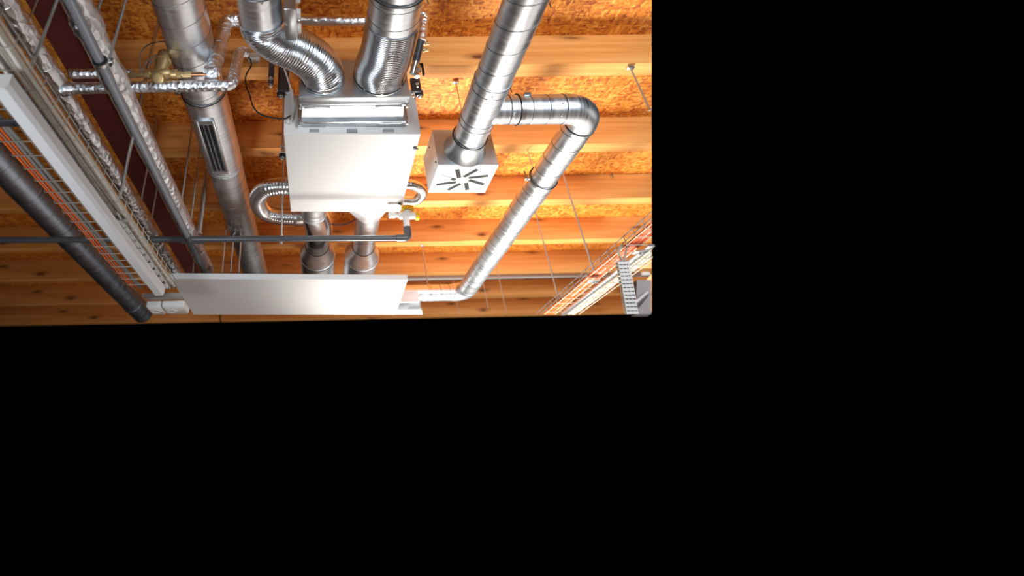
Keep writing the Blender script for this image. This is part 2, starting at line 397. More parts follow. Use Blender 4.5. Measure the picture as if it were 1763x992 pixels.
# plenum (transition box) in front of the unit
YP = 2.173; ZP = 3.406; ZPT = 3.675
plen = thing('duct_plenum', (0.21, YP, ZP), 'galvanised transition box on the front of the white unit, below two flexible hoses', 'plenum')
L0 = at(513.7, 167, z=ZP).x; R0 = at(706, 167, z=ZP).x
L1 = at(512.5, 216, y=YF).x; R1 = at(701, 216, y=YF).x
mb = MB(); mb.box((L0+0.004, YP, ZP+0.004), (R0-0.004, YP+0.012, ZPT), 0.002); obj('face_plate', mb, 'sheet', plen)
def frame(mb, x0, x1, ya, yb, z0, z1, t):
    mb.box((x0, ya, z0), (x1, yb, z0+t), 0.002); mb.box((x0, ya, z1-t), (x1, yb, z1), 0.002)
    mb.box((x0, ya, z0+t), (x0+t, yb, z1-t), 0.002); mb.box((x1-t, ya, z0+t), (x1, yb, z1-t), 0.002)
yA = at(610, 178, z=ZP).y
mb = MB(); frame(mb, L0, R0, YP+0.003, yA, ZP, ZPT, 0.026); obj('front_flange', mb, 'sheet', plen)
mb = MB(); frame(mb, L0+0.004, R0-0.004, yA+0.003, yA+0.030, ZP+0.003, ZPT-0.004, 0.024); obj('middle_flange', mb, 'sheet', plen)
yB = YF-0.050
mb = MB(); frame(mb, L1, R1, yB, YF-0.001, ZP-0.004, 3.60, 0.026); obj('rear_flange', mb, 'sheet', plen)
mb = MB(); z0, z1 = ZP+0.018, ZPT-0.02
NL, NR = L0+0.02, R0-0.024; ML, MR = L1+0.022, R1-0.028
mb.hexa([(NL, yA+0.02, z0), (NR, yA+0.02, z0), (MR, yB+0.01, z0), (ML, yB+0.01, z0), (NL, yA+0.02, z1), (NR, yA+0.02, z1), (MR, yB+0.01, 3.585), (ML, yB+0.01, 3.585)]); obj('neck', mb, 'sheet', plen)
for x, y, z in ((L0+0.008, yA+0.02, ZP-0.001), (R0-0.008, yA+0.02, ZP-0.001), (L1+0.008, yB+0.01, ZP-0.005), (R1-0.008, yB+0.01, ZP-0.005)):
    mb = MB(); mb.lathe((x, y, z+0.004), (0, 0, -1), [(0, 0.010), (0.006, 0.010), (0.008, 0.006), (0.02, 0.006)], 6); mb.cyl((x-0.028 if x > 0.2 else x+0.028, y, z-0.001), (x, y, z-0.001), 0.004, 8)
    obj('corner_bolt', mb, 'zinc', plen)
# flange cleats (the thin sliding strips seen on both flanges)
for x0, x1, y, z in ((L0+0.03, L0+0.17, yA+0.030, ZP-0.001), (R0-0.18, R0-0.03, yA+0.030, ZP-0.001), (L1+0.03, L1+0.16, yB+0.035, ZP-0.006), (R1-0.17, R1-0.03, yB+0.035, ZP-0.006)):
    mb = MB(); mb.box((x0, y-0.005, z-0.003), (x1, y+0.005, z+0.003), 0.001); obj('cleat', mb, 'zinc', plen)

# ------------------------------------------------------------------ flexible / rigid ducts into the plenum
def ribs(p=0.0105, a=0.0028):
    return lambda L, an, P: a*(abs(math.cos(math.pi*L/p))*2-1)
def screws(parent, c, axis, R, angs, r=0.006):
    for an in angs:
        ax = Vector(axis).normalized(); n1 = Vector((0, 0, 1)) if abs(ax.z) < .9 else Vector((1, 0, 0)); n1 = (n1-ax*n1.dot(ax)).normalized(); n2 = ax.cross(n1)
        d = n1*math.cos(an)+n2*math.sin(an); p = Vector(c)+d*(R-0.002)
        mb = MB(); mb.lathe(p, d, [(0, r), (0.003, r), (0.005, r*0.5)], 8); obj('screw', mb, 'zinc', parent)
def clampring(parent, c, axis, R, name='clamp', m='zinc', wd=0.02, seam=True):
    c = Vector(c); ax = Vector(axis).normalized()
    mb = MB(); mb.lathe(c-ax*wd/2, ax, [(0, R), (0.001, R+0.005), (wd-0.001, R+0.005), (wd, R)], 48); r = obj(name, mb, m, parent)
    if seam:
        mb = MB(); mb.ring(c-ax*wd/2, ax, R+0.003, 0.0035); obj('rubber_seal', mb, 'rubber', r)
    return r

# left duct
x1_, R1_ = -0.247, 0.102; zc = 3.535
yE = at(450, 65, z=zc-R1_).y
d1 = thing('spiral_duct', (x1_, 0.9, zc), 'short rigid duct at the top ending in the S-bent flexible hose', 'duct')
mb = MB(); mb.tube([(x1_, 0.9, zc), (x1_, yE-0.30, zc), (x1_, yE, zc)], R1_, 56); obj('duct_body', mb, 'duct_y', d1)
y5 = at(447, 3, z=zc-R1_).y
mb = MB(); mb.ring((x1_, y5, zc), (0, 1, 0), R1_, 0.0045); obj('joint_ring', mb, 'seam', d1)
screws(d1, (x1_, y5+0.012, zc), (0, 1, 0), R1_, [math.pi*0.93, math.pi*1.45, math.pi*0.55])
mb = MB(); mb.ring((x1_, yE, zc), (0, 1, 0), R1_, 0.003); obj('end_ring', mb, 'seam', d1)
xe, ze = at(556, 145, y=YP).x, 3.536
f1 = thing('flexible_duct', (x1_, yE, zc), 'ribbed silver flexible hose bending in an S into the left side of the transition box', 'duct')
pth = resample(smooth([(x1_, yE-0.03, zc), (x1_+0.004, yE+0.04, zc), (x1_+0.075, yE+0.13, zc), (x1_+0.18, yE+0.20, zc), (xe-0.035, YP-0.125, ze), (xe, YP-0.04, ze), (xe, YP+0.005, ze)], 14), 0.0026)
mb = MB(); mb.tube(pth, [R1_+0.004+0.006*min(1, i/len(pth)*1.2) for i in range(len(pth))], 60, True, ribs(0.0135, 0.0036)); obj('hose', mb, 'flex', f1, angle=70)
clampring(f1, (xe, YP-0.008, ze), (0, 1, 0), 0.112, 'collar', 'zinc', 0.014)
screws(f1, (xe, YP-0.018, ze), (0, 1, 0), 0.116, [math.pi, math.pi*1.28, math.pi*0.72], 0.007)
screws(f1, (x1_, yE+0.025, zc), (0, 1, 0), R1_+0.006, [math.pi*0.98], 0.007)

# right duct
x2, R2 = 0.381, 0.1245; zc2 = 3.535
yE2 = at(673, 76, z=zc2-R2).y
d2 = thing('spiral_duct', (x2, 0.9, zc2), 'wide rigid galvanised duct coming from the top centre with a collar ring near the edge', 'duct')
yc = at(685, 18, z=zc2-R2-0.01).y
mb = MB(); mb.tube([(x2, 0.9, zc2), (x2, yc, zc2)], R2-0.004, 56); obj('inner_section', mb, 'duct_y', d2)
mb = MB(); mb.tube([(x2, yc-0.004, zc2), (x2, yE2, zc2)], R2, 56); obj('outer_section', mb, 'duct_y', d2)
clampring(d2, (x2, yc+0.006, zc2), (0, 1, 0), R2, 'clamp', 'zinc', 0.022)
for py in (24, 54): 
    yy = at(680, py, z=zc2-R2).y
    mb = MB(); mb.ring((x2, yy, zc2), (0.02, 1, 0.03), R2, 0.0022); obj('seam', mb, 'seam', d2)
mb = MB(); mb.ring((x2, yE2, zc2), (0, 1, 0), R2, 0.003); obj('end_ring', mb, 'seam', d2)
xe2 = at(655, 150, y=YP).x; ze2 = 3.545
f2 = thing('flexible_duct', (x2, yE2, zc2), 'wide ribbed silver flexible hose entering the right side of the transition box', 'duct')
pth = resample(smooth([(x2, yE2-0.03, zc2), (x2-0.001, yE2+0.05, zc2), (x2-0.008, (yE2+YP)/2, zc2+0.002), (xe2, YP-0.08, ze2), (xe2, YP+0.005, ze2)], 14), 0.0024)
mb = MB(); mb.tube(pth, [R2+0.004+0.009*math.sin(math.pi*0.5*i/len(pth)) for i in range(len(pth))], 64, True, ribs(0.012, 0.0030)); obj('hose', mb, 'flex', f2, angle=70)
clampring(f2, (xe2, YP-0.009, ze2), (0, 1, 0), 0.137, 'collar', 'zinc', 0.014)
screws(f2, (xe2, YP-0.02, ze2), (0, 1, 0), 0.14, [math.pi, math.pi*1.22, math.pi*0.72], 0.007)
screws(f2, (x2, yE2-0.012, zc2), (0, 1, 0), R2, [math.pi*1.02, math.pi*0.94], 0.006)
screws(f2, (x2, yE2+0.012, zc2), (0, 1, 0), R2+0.007, [math.pi*0.99], 0.006)

# damper box right of the left duct
zl = 3.40
a = at(488, 16, z=zl); b_ = at(512, 70, z=zl); bx1 = b_.x
db = thing('damper_box', (a.x, a.y, zl), 'tall narrow sheet metal box beside the rigid duct, above the bent hose', 'damper box')
mb = MB(); mb.box((a.x, a.y, zl), (bx1, b_.y, 3.70), 0.003); obj('casing', mb, 'sheet', db)
c_ = at(492, 42, z=zl); mb = MB(); mb.lathe((c_.x, c_.y, zl+0.001), (0, 0, -1), [(0, 0.006), (0.004, 0.006), (0.006, 0.003)], 10); obj('screw', mb, 'zinc', db)
for k, (yy, zz) in enumerate(((a.y+0.02, 3.50), (a.y+0.09, 3.47), (a.y+0.17, 3.46))):
    mb = MB(); mb.box((bx1-0.004, yy, zz), (bx1+0.018, yy+0.035, zz+0.04), 0.003); obj('side_lug', mb, 'plastic', db, 'small pale lug')

# ------------------------------------------------------------------ duct with T branch and diffuser box
zt = 3.30; xt = 0.866; Rt = 0.088
DZ = 3.19                                   # underside of the diffuser box
dq = [at(754.7, 284.9, z=DZ), at(858.2, 284.9, z=DZ), at(834.3, 331.9, z=DZ), at(737.7, 331.9, z=DZ)]
YD = dq[0].y
main = thing('spiral_duct', (xt, 0.9, zt), 'long spiral duct from the top right edge down to the square diffuser box', 'duct')
ytop = at(845, 160, z=zt-Rt).y; ybot = at(800, 231, z=zt-Rt).y; yring = at(803, 258, z=zt-Rt).y
mb = MB(); mb.tube([(xt, 0.9, zt), (xt, ytop, zt)], Rt, 56); obj('duct_body', mb, 'duct_y', main)
mb = MB(); mb.helix((xt, 0.95, zt), (xt, ytop-0.02, zt), Rt, 0.137, 0.0020, 0.25); obj('spiral_seam', mb, 'seam', main)
mb = MB(); mb.tube([(xt, ytop-0.01, zt), (xt, ybot, zt)], Rt+0.003, 56); tee = obj('tee_section', mb, 'duct_y', main)
for yy in (ytop, ytop+0.055, ybot-0.045, ybot):
    mb = MB(); mb.ring((xt, yy, zt), (0, 1, 0), Rt+0.003, 0.0024); obj('joint_ring', mb, 'seam', tee)
screws(tee, (xt, ytop+0.03, zt), (0, 1, 0), Rt+0.003, [math.pi*1.05, math.pi*0.6]); screws(tee, (xt, ybot-0.02, zt), (0, 1, 0), Rt+0.003, [math.pi*1.04, math.pi*1.6])
mb = MB(); mb.tube([(xt, ybot-0.002, zt), (xt, yring+0.01, zt)], Rt, 56); obj('end_section', mb, 'duct_y', main)
# branch
yb = 2.166; Rb = 0.079; xs = at(880, 190, y=yb).x
br = thing('branch_duct', (xt, yb, zt), 'duct branching right from the T joint, turning at a smooth elbow toward the white panel', 'duct')
mb = MB(); mb.tube([(xt+0.03, yb, zt), (xs+0.02, yb, zt)], Rb-0.002, 48); mb.tube([(xt+Rt*0.75, yb, zt), (xt+Rt+0.035, yb, zt)], Rb-0.001, 48); obj('branch_collar', mb, 'duct_x', br)
xk = at(968, 190, y=yb).x; xc = 1.447; Rl = 0.084; ye = 5.05
RB = 0.125
path = fillet([(xk, yb, zt), (xc, yb, zt), (xc, 3.0, zt)], RB, 26)
cut = [p for p in path if p.y < yb+RB+0.02]
mb = MB(); mb.tube([(xs, yb, zt), (xk, yb, zt)], Rb, 48); s1_ = obj('horizontal_section', mb, 'duct_x', br)
for px_ in (908, 937):
    x_ = at(px_, 190, y=yb).x
    mb = MB(); mb.ring((x_, yb, zt), (1, 0.05, 0.03), Rb, 0.0022); obj('seam', mb, 'seam', s1_)
mb = MB(); mb.ring((xk-0.004, yb, zt), (1, 0, 0), Rb, 0.0028); obj('joint_ring', mb, 'seam', s1_)
screws(s1_, (xk-0.03, yb, zt), (1, 0, 0), Rb, [math.pi*0.85, math.pi*1.4, 0.6*math.pi])
x_ = at(873, 190, y=yb).x
mb = MB(); mb.ring((x_, yb, zt), (1, 0, 0), Rb, 0.0028); obj('joint_ring', mb, 'seam', s1_)
screws(s1_, (x_+0.012, yb, zt), (1, 0, 0), Rb, [math.pi*0.8, math.pi*1.35])
clampring(br, (at(893, 190, y=yb).x, yb, zt), (1, 0, 0), Rb, 'pipe_clamp', 'zinc', 0.026)
mb = MB(); x_ = at(899, 172, y=yb).x; mb.box((x_-0.022, yb-Rb-0.012, zt+0.03), (x_+0.012, yb-Rb+0.012, zt+0.046), 0.003); obj('clamp_ear', mb, 'zinc', br)
el = cut; mb = MB(); mb.tube(resample(el, 0.012), Rb+0.002, 56); obj('elbow', mb, 'duct_x', br)
ycol = at(925, 326, z=zt-Rl).y
y0_ = yb+RB+0.015
mb = MB(); mb.tube([(xc, y0_, zt), (xc, ycol, zt)], Rb+0.001, 56); lo = obj('long_upper_section', mb, 'duct_y', br)
mb = MB(); mb.ring((xc, y0_, zt), (0, 1, 0), Rb+0.002, 0.0028); obj('joint_ring', mb, 'seam', lo)
mb = MB(); mb.helix((xc, y0_+0.03, zt), (xc, ycol-0.02, zt), Rb+0.001, 0.137, 0.0020, 0.6); obj('spiral_seam', mb, 'seam', lo)
screws(lo, (xc, y0_+0.02, zt), (0, 1, 0), Rb+0.002, [math.pi*0.95, math.pi*1.25, math.pi*0.7])
ye0 = ye-RB-0.01
mb = MB(); mb.tube([(xc, ycol, zt), (xc, ye0, zt)], Rl, 56); lo2 = obj('long_lower_section', mb, 'duct_y', br)
mb = MB(); mb.helix((xc, ycol+0.05, zt), (xc, ye0, zt), Rl, 0.137, 0.0018, 0.1); obj('spiral_seam', mb, 'seam', lo2)
clampring(br, (xc, ycol+0.008, zt), (0, 1, 0), Rl, 'pipe_clamp', 'zinc', 0.024)
a = at(896, 317, y=ycol); mb = MB(); mb.box((xc-Rl-0.035, ycol-0.01, zt-0.012), (xc-Rl, ycol+0.014, zt+0.004), 0.002); mb.cyl((xc-Rl-0.026, ycol, zt-0.02), (xc-Rl-0.026, ycol, zt+0.05), 0.005, 8); obj('clamp_ear', mb, 'zinc', br)
path = fillet([(xc, ye-0.4, zt), (xc, ye, zt), (0.6, ye, zt)], RB, 26); cut = [p for p in path if p.y > ye0-0.005 and p.x > xc-RB-0.02]
mb = MB(); mb.tube(resample(cut, 0.012), Rl+0.001, 56); obj('elbow', mb, 'duct_y', br)
mb = MB(); mb.tube([(xc-RB, ye, zt), (0.55, ye, zt)], Rb+0.001, 48); h2_ = obj('horizontal_section', mb, 'duct_x', br)
for px_ in (756, 772):
    mb = MB(); mb.ring((at(px_, 505, y=ye).x, ye, zt), (1, 0.04, 0), Rb+0.001, 0.003); obj('joint_ring', mb, 'seam', h2_)
xcl = at(739, 505, y=ye).x
clampring(br, (xcl, ye, zt), (1, 0, 0), Rb+0.001, 'pipe_clamp', 'zinc', 0.03, False)

# diffuser box
df = thing('ceiling_diffuser', (0.87, YD, DZ), 'galvanised diffuser box with a white square plate of eight radial slots', 'diffuser')
ht = 0.252
mb = MB(); mb.prism([(p.x, p.y) for p in dq], DZ+0.006, DZ+ht, 0.002); obj('box', mb, 'sheet', df)
c0 = Vector((sum(p.x for p in dq)/4, sum(p.y for p in dq)/4))
mb = MB(); mb.prism([((p.x-c0.x)*1.012+c0.x, (p.y-c0.y)*1.012+c0.y) for p in dq], DZ, DZ+0.006, 0.001); pl = obj('slotted_plate', mb, 'white', df)
SL = [((787, 291.8), (790.5, 306)), ((822, 291.7), (798.3, 304.7)), ((840.5, 302.6), (807, 306.3)), ((833, 317.6), (807.8, 310.1)), ((804.4, 327.1), (802.4, 314.8)), ((771, 327.1), (792.8, 316)), ((751.3, 317.9), (785.3, 313.5)), ((756.8, 302.3), (784, 309.7))]
for i, (p, q_) in enumerate(SL):
    a = at(*p, z=DZ); b_ = at(*q_, z=DZ); d = (b_-a); d.z = 0; d.normalize(); n_ = Vector((-d.y, d.x, 0))*0.0125
    mb = MB(); z_ = DZ-0.0008
    mb.hexa([a-n_+Vector((0, 0, -0.0008)), b_-n_+Vector((0, 0, -0.0008)), b_+n_+Vector((0, 0, -0.0008)), a+n_+Vector((0, 0, -0.0008)), a-n_+Vector((0, 0, .003)), b_-n_+Vector((0, 0, .003)), b_+n_+Vector((0, 0, .003)), a+n_+Vector((0, 0, .003))])
    sl = obj('slot', mb, 'slot', pl)
    if i == 7:
        mb = MB(); n2_ = n_*0.8; dd = (b_-a)*0.72; z2 = Vector((0, 0, -0.0014))
        mb.hexa([a-n2_+z2, a+dd-n2_+z2, a+dd+n2_+z2, a+n2_+z2, a-n2_, a+dd-n2_, a+dd+n2_, a+n2_]); obj('slot_vane', mb, 'zinc', pl, 'pale closed slot vane')
mb = MB(); mb.lathe((xt, yring-0.005, zt), (0, 1, 0), [(0, Rt+0.004), (0.06, Rt+0.006), (YD-yring-0.02, Rt+0.018), (YD-yring+0.008, Rt+0.034)], 48); obj('inlet_collar', mb, 'sheet', df)
clampring(df, (xt, yring+0.004, zt), (0, 1, 0), Rt+0.004, 'clamp', 'zinc', 0.022)
mb = MB(); mb.box((xt+Rt, yring-0.014, zt+0.02), (xt+Rt+0.035, yring+0.012, zt+0.034), 0.003); obj('clamp_ear', mb, 'zinc', df)
for px_, py_ in ((739, 254), (750, 279)):
    a = at(px_, py_, x=(dq[0].x+dq[3].x)/2-0.001); mb = MB(); mb.lathe((a.x+0.002, a.y, a.z), (-1, 0, 0), [(0, 0.006), (0.004, 0.006)], 10); obj('rivet', mb, 'dark_steel', df)

# ------------------------------------------------------------------ ducts behind the unit
zr = 3.45; yu = 3.40
for nm, xx, lab, sgn in (('left', 0.004, 'left of two ducts leaving the far side of the white unit, with bulging elbow', -1), ('right', 0.401, 'right of two ducts leaving the far side of the white unit, with funnel', 1)):
    t = thing('exhaust_duct', (xx, yu, zr), lab, 'duct')
    R = 0.1 if sgn < 0 else 0.094
    ya = at(545 if sgn < 0 else 625, 441, z=zr-R).y
    if sgn < 0:
        mb = MB(); mb.tube([(xx-0.02, q[2].y-0.01, zr), (xx-0.02, yu+0.27, zr)], R-0.004, 40); obj('spigot', mb, 'duct_y', t)
        mb = MB(); mb.tube(smooth([(xx-0.02, yu+0.2, zr), (xx+0.004, yu+0.34, zr-0.004), (xx+0.012, yu+0.48, zr-0.004), (xx, yu+0.66, zr)], 8), [R*(1+0.13*math.sin(math.pi*i/24)) for i in range(25)], 40); obj('elbow_piece', mb, 'flex', t)
        screws(t, (xx-0.01, yu+0.46, zr), (0, 1, 0), R*1.13, [math.pi*1.5, math.pi])
    else:
        w0 = at(603, 367, y=yu).x; w1 = at(664, 367, y=yu).x
        mb = MB(); n = 32; vs = []; fs = []
        for k_, (yy, e) in enumerate(((q[2].y-0.005, 0), (yu+0.22, 1))):
            for j in range(n):
                an = 2*math.pi*j/n; c, s_ = math.cos(an), math.sin(an)
                if e: vs.append((xx+R*c, yy, zr+R*s_))
                else:
                    m_ = max(abs(c), abs(s_)); vs.append(((w0+w1)/2+0.15*c/m_, yy, zr+0.02+0.10*s_/m_))
        for j in range(n): k2 = (j+1) % n; fs.append((j, k2, n+k2, n+j))
        mb._add(vs, fs); obj('funnel', mb, 'sheet', t)
        screws(t, (xx, yu+0.2, zr), (0, 1, 0), R, [math.pi*1.0, math.pi*1.5, math.pi*1.75], 0.009)
    mb = MB(); mb.tube([(xx, yu+0.2 if sgn > 0 else yu+0.6, zr), (xx, ya+0.02, zr)], R, 44); obj('duct_body', mb, 'duct_y', t)
    mb = MB(); mb.ring((xx, ya, zr), (0, 1, 0), R+0.002, 0.004); obj('joint_ring', mb, 'rubber', t)
    Rk = 0.153
    mb = MB(); mb.lathe((xx, ya, zr), (0, 1, 0), [(0, R+0.003), (0.05, R+0.012), (0.12, Rk-0.02), (0.17, Rk), (1.35, Rk), (1.36, Rk-0.02)], 48); obj('silencer', mb, 'duct_y', t)
    mb = MB(); mb.lathe((xx-sgn*(-1)*0-Rk*0.0, ya+0.2, zr), (0, 1, 0), [(0, Rk), (0.002, Rk+0.004), (0.02, Rk+0.004), (0.022, Rk)], 48); obj('band', mb, 'sheet', t)

# flexible loops
lp = [at(px_, py_, z=zz) for px_, py_, zz in ((505, 321, 3.5), (480, 321, 3.5), (456, 326, 3.5), (444, 343, 3.5), (453, 363, 3.5), (474, 371.5, 3.49), (510, 374, 3.48))]
pth = resample(smooth(lp, 10), 0.005)
loop = thing('flexible_duct', tuple(pth[0]), 'ribbed silver hose looping in a U out of the left side of the white unit', 'duct')
mb = MB(); mb.tube(pth, 0.064, 36, True, ribs(0.02, 0.0022)); obj('hose', mb, 'flex', loop, angle=70)
mb = MB(); e = Vector(pth[-1]); mb.lathe(e-Vector((0.02, 0, 0)), (1, 0.05, 0), [(0, 0.066), (0.01, 0.070), (0.03, 0.070), (0.10, 0.062)], 32); obj('end_collar', mb, 'zinc', loop)
lp = [at(px_, py_, z=3.5) for px_, py_ in ((694, 317), (708, 318), (722, 324), (727, 333), (720, 343), (708, 346), (692, 345))]
pth = resample(smooth(lp, 10), 0.005)
loop = thing('flexible_duct', tuple(pth[0]), 'pale ribbed hose loop peeking out right of the white unit beside the diffuser', 'duct')
mb = MB(); mb.tube(pth, 0.036, 32, True, ribs(0.016, 0.002)); obj('hose', mb, 'flex', loop, angle=70)

# ------------------------------------------------------------------ left: dark duct and grille duct
dk = thing('round_duct', (-2.06, 0.9, 3.5), 'dull dark grey spiral duct running down the far left side', 'duct')
h_ = 1.9; 
def axis_from(pl, pr_, h):
    def an(p):
        d = F_+R_*((p[0]-CX)/FPX)-U_*((p[1]-CY)/FPX); return math.atan2(d.x, d.z)
    a, b_ = an(pl), an(pr_); m_ = (a+b_)/2; return h*math.tan(m_), 1.6+h, h/math.cos(m_)*math.sin((b_-a)/2)
X_, Z_, Rr = axis_from((96.6, 417), (0, 229), 1.95)
yend = at(232, 543, z=Z_-0.02).y
mb = MB(); mb.tube([(X_, 0.9, Z_), (X_, yend, Z_)], Rr, 56); obj('duct_body', mb, 'duct_dull', dk)
mb = MB(); mb.helix((X_, 1.0, Z_), (X_, yend-0.03, Z_), Rr, 0.137, 0.0018, 0.2); obj('spiral_seam', mb, 'seam', dk)
yy = at(236, 529, z=Z_-Rr*0.5).y
clampring(dk, (X_, yy, Z_), (0, 1, 0), Rr, 'joint', 'duct_dull', 0.03, False)
for px_, py_ in ((14, 327), (56, 303)):
    a = at(px_, py_, z=Z_-Rr*0.7); screws(dk, (X_, a.y, Z_), (0, 1, 0), Rr, [math.pi*1.25 if px_ > 20 else math.pi*0.8], 0.008)

gd = thing('grille_duct', (-0.6, 0.9, 3.5), 'straight galvanised duct with a slotted grille, left of the white unit', 'duct')
X_, Z_, Rr = axis_from((258.5, 0), (353.8, 0), 2.05); X2_, _, Rr2 = X_, Z_, Rr+0.002
Rr *= 0.985
yg = at(355, 184, z=Z_-Rr).y
mb = MB(); mb.tube([(X_, 0.9, Z_), (X_, yg, Z_)], Rr, 56); u1 = obj('upper_section', mb, 'duct_y', gd)
mb = MB(); mb.helix((X_, 1.0, Z_), (X_, yg-0.01, Z_), Rr, 0.137, 0.0018, 0.7); obj('spiral_seam', mb, 'seam', u1)
yq = at(385, 304, z=Z_-Rr).y; yend = 6.0
mb = MB(); mb.tube([(X_, yg-0.002, Z_), (X_, yq, Z_)], Rr+0.004, 56); obj('grille_section', mb, 'duct_y', gd)
clampring(gd, (X_, yg+0.006, Z_), (0, 1, 0), Rr+0.004, 'clamp', 'zinc', 0.024)
mb = MB(); mb.box((X_-Rr-0.045, yg-0.01, Z_-0.02), (X_-Rr, yg+0.014, Z_), 0.002); obj('clamp_ear', mb, 'zinc', gd)
mb = MB(); mb.tube([(X_, yq, Z_), (X_, yend, Z_)], Rr, 56); l1 = obj('lower_section', mb, 'duct_y', gd)
mb = MB(); mb.helix((X_, yq+0.06, Z_), (X_, yend, Z_), Rr, 0.137, 0.0018, 0.4); obj('spiral_seam', mb, 'seam', l1)
mb = MB(); mb.ring((X_, yq, Z_), (0, 1, 0), Rr+0.004, 0.003); mb.ring((X_, yq+0.03, Z_), (0, 1, 0), Rr+0.002, 0.0025); obj('joint_ring', mb, 'duct_y', gd)
screws(gd, (X_, yq-0.02, Z_), (0, 1, 0), Rr+0.004, [math.pi*0.86, math.pi*1.13], 0.007); screws(gd, (X_, yq+0.02, Z_), (0, 1, 0), Rr+0.004, [math.pi*1.02], 0.007)
# grille plate, tangent to the underside
ga = at(356, 213, z=Z_-Rr-0.004); gb = at(381, 293, z=Z_-Rr-0.004)
ang = math.radians(2)
gx = X_-0.005; zg = Z_-Rr-0.017
wp = 0.112; wi = 0.078
mb = MB()
mb.box((gx-wp/2, ga.y-0.04, zg), (gx-wi/2, gb.y+0.03, zg+0.02), 0.001); mb.box((gx+wi/2, ga.y-0.04, zg), (gx+wp/2, gb.y+0.03, zg+0.02), 0.001)
mb.box((gx-wi/2, ga.y-0.04, zg), (gx+wi/2, ga.y, zg+0.02)); mb.box((gx-wi/2, gb.y, zg), (gx+wi/2, gb.y+0.03, zg+0.02))
for k in (1, 2): x_ = gx-wi/2+wi*k/3; mb.box((x_-0.0035, ga.y, zg), (x_+0.0035, gb.y, zg+0.012))
gr = obj('grille', mb, 'sheet', gd)
mb = MB(); mb.box((gx-wi/2, ga.y, zg+0.009), (gx+wi/2, gb.y, zg+0.011)); obj('grille_backing', mb, 'slot', gr)
mb = MB(); nf = 24
for k in range(1, nf):
    yy = ga.y+(gb.y-ga.y)*k/nf; mb.box((gx-wi/6, yy-0.0012, zg+0.003), (gx+wi/2, yy+0.0012, zg+0.008))
obj('grille_fins', mb, 'dark_steel', gr)
for sx in (-1, 1):
    for yy in (ga.y-0.02, gb.y+0.015): mb = MB(); mb.lathe((gx+sx*0.047, yy, zg+0.001), (0, 0, -1), [(0, 0.005), (0.003, 0.004)], 8); obj('screw', mb, 'zinc', gr)

# ------------------------------------------------------------------ foil lagged pipes
def lag(lumps=(), amp=0.0028):
    def fn(L, an, P):
        v = noise.noise(P*14)*amp*0.6+noise.noise(P*55+Vector((3, 1, 7)))*amp*0.35
        for (l0, wd, h) in lumps:
            t = (L-l0)/wd
            if abs(t) < 1: v += h*(1-t*t)*(1.0+0.9*noise.noise(P*45))
        return v
    return fn
def foil(name, label, runs, parts=True):
    t = thing(name, tuple(runs[0][0][0]), label, 'pipe'); return t
def y_on(px, py, z): return at(px, py, z=z).y
# big left pipe
X_, Z_, Rr = axis_from((0, 23), (34, 0), 1.8)
fp = thing('foil_lagged_pipe', (X_, 0.9, Z_), 'thick crumpled foil wrapped pipe beside the left cable tray', 'pipe')
P = resample([(X_, 0.9, Z_), (X_, 4.7, Z_)], 0.006)
l_ = y_on(62, 62, Z_-0.03)-0.9; l2 = y_on(96, 80, Z_-0.03)-0.9
mb = MB(); mb.tube(P, Rr, 40, True, lag([(l_, 0.09, 0.007), (0.25, 0.06, 0.005)])); obj('lagging', mb, 'foil', fp, angle=80)
def tapes(parent, x, z, R, ys, tilt=0.12, m='tape'):
    for yy in ys:
        mb = MB(); c = Vector((x, yy, z)); ax = Vector((tilt, 1, tilt*0.6)).normalized()
        mb.ring(c, ax, R+0.0008, 0.0011, 40, 5); obj('foil_seam', mb, m, parent)
tapes(fp, X_, Z_, Rr, [1.32+0.19*k for k in range(16)])
F1 = (X_, Z_, Rr)
# second foil pipe
X_, Z_, Rr = axis_from((102, 0), (159, 0), 1.68)
fp = thing('foil_lagged_pipe', (X_, 0.9, Z_), 'foil wrapped pipe directly above the smooth grey drain pipe', 'pipe')
P = resample([(X_, 0.9, Z_), (X_, 4.3, Z_)], 0.006)
l_ = y_on(176, 48, Z_-0.03)-0.9; l2 = y_on(205, 140, Z_-0.03)-0.9
mb = MB(); mb.tube(P, Rr, 40, True, lag([(l_, 0.06, 0.010), (l2, 0.07, 0.006)])); obj('lagging', mb, 'foil', fp, angle=80)
tapes(fp, X_, Z_, Rr, [1.25+0.2*k for k in range(15)], -0.15)
F2 = (X_, Z_, Rr)
# cross pipes at the valve
YV = 2.05; zh2 = 3.41; zh1 = 3.475; zhT = 3.905
rf = 0.027
def px_x(px, y, z): # x for a pixel column at (y,z)
    return x_at(px, y, z)
xA = px_x(361, YV, zh1); xB = px_x(402, YV, zh2)
zh2 = at(300, 148, y=YV).z; zh1 = at(330, 127, y=YV).z; ztA = at(560, 33, y=YV).z; ztB = at(430, 80, y=YV).z
zleft = at(145, 122.5, y=YV).z
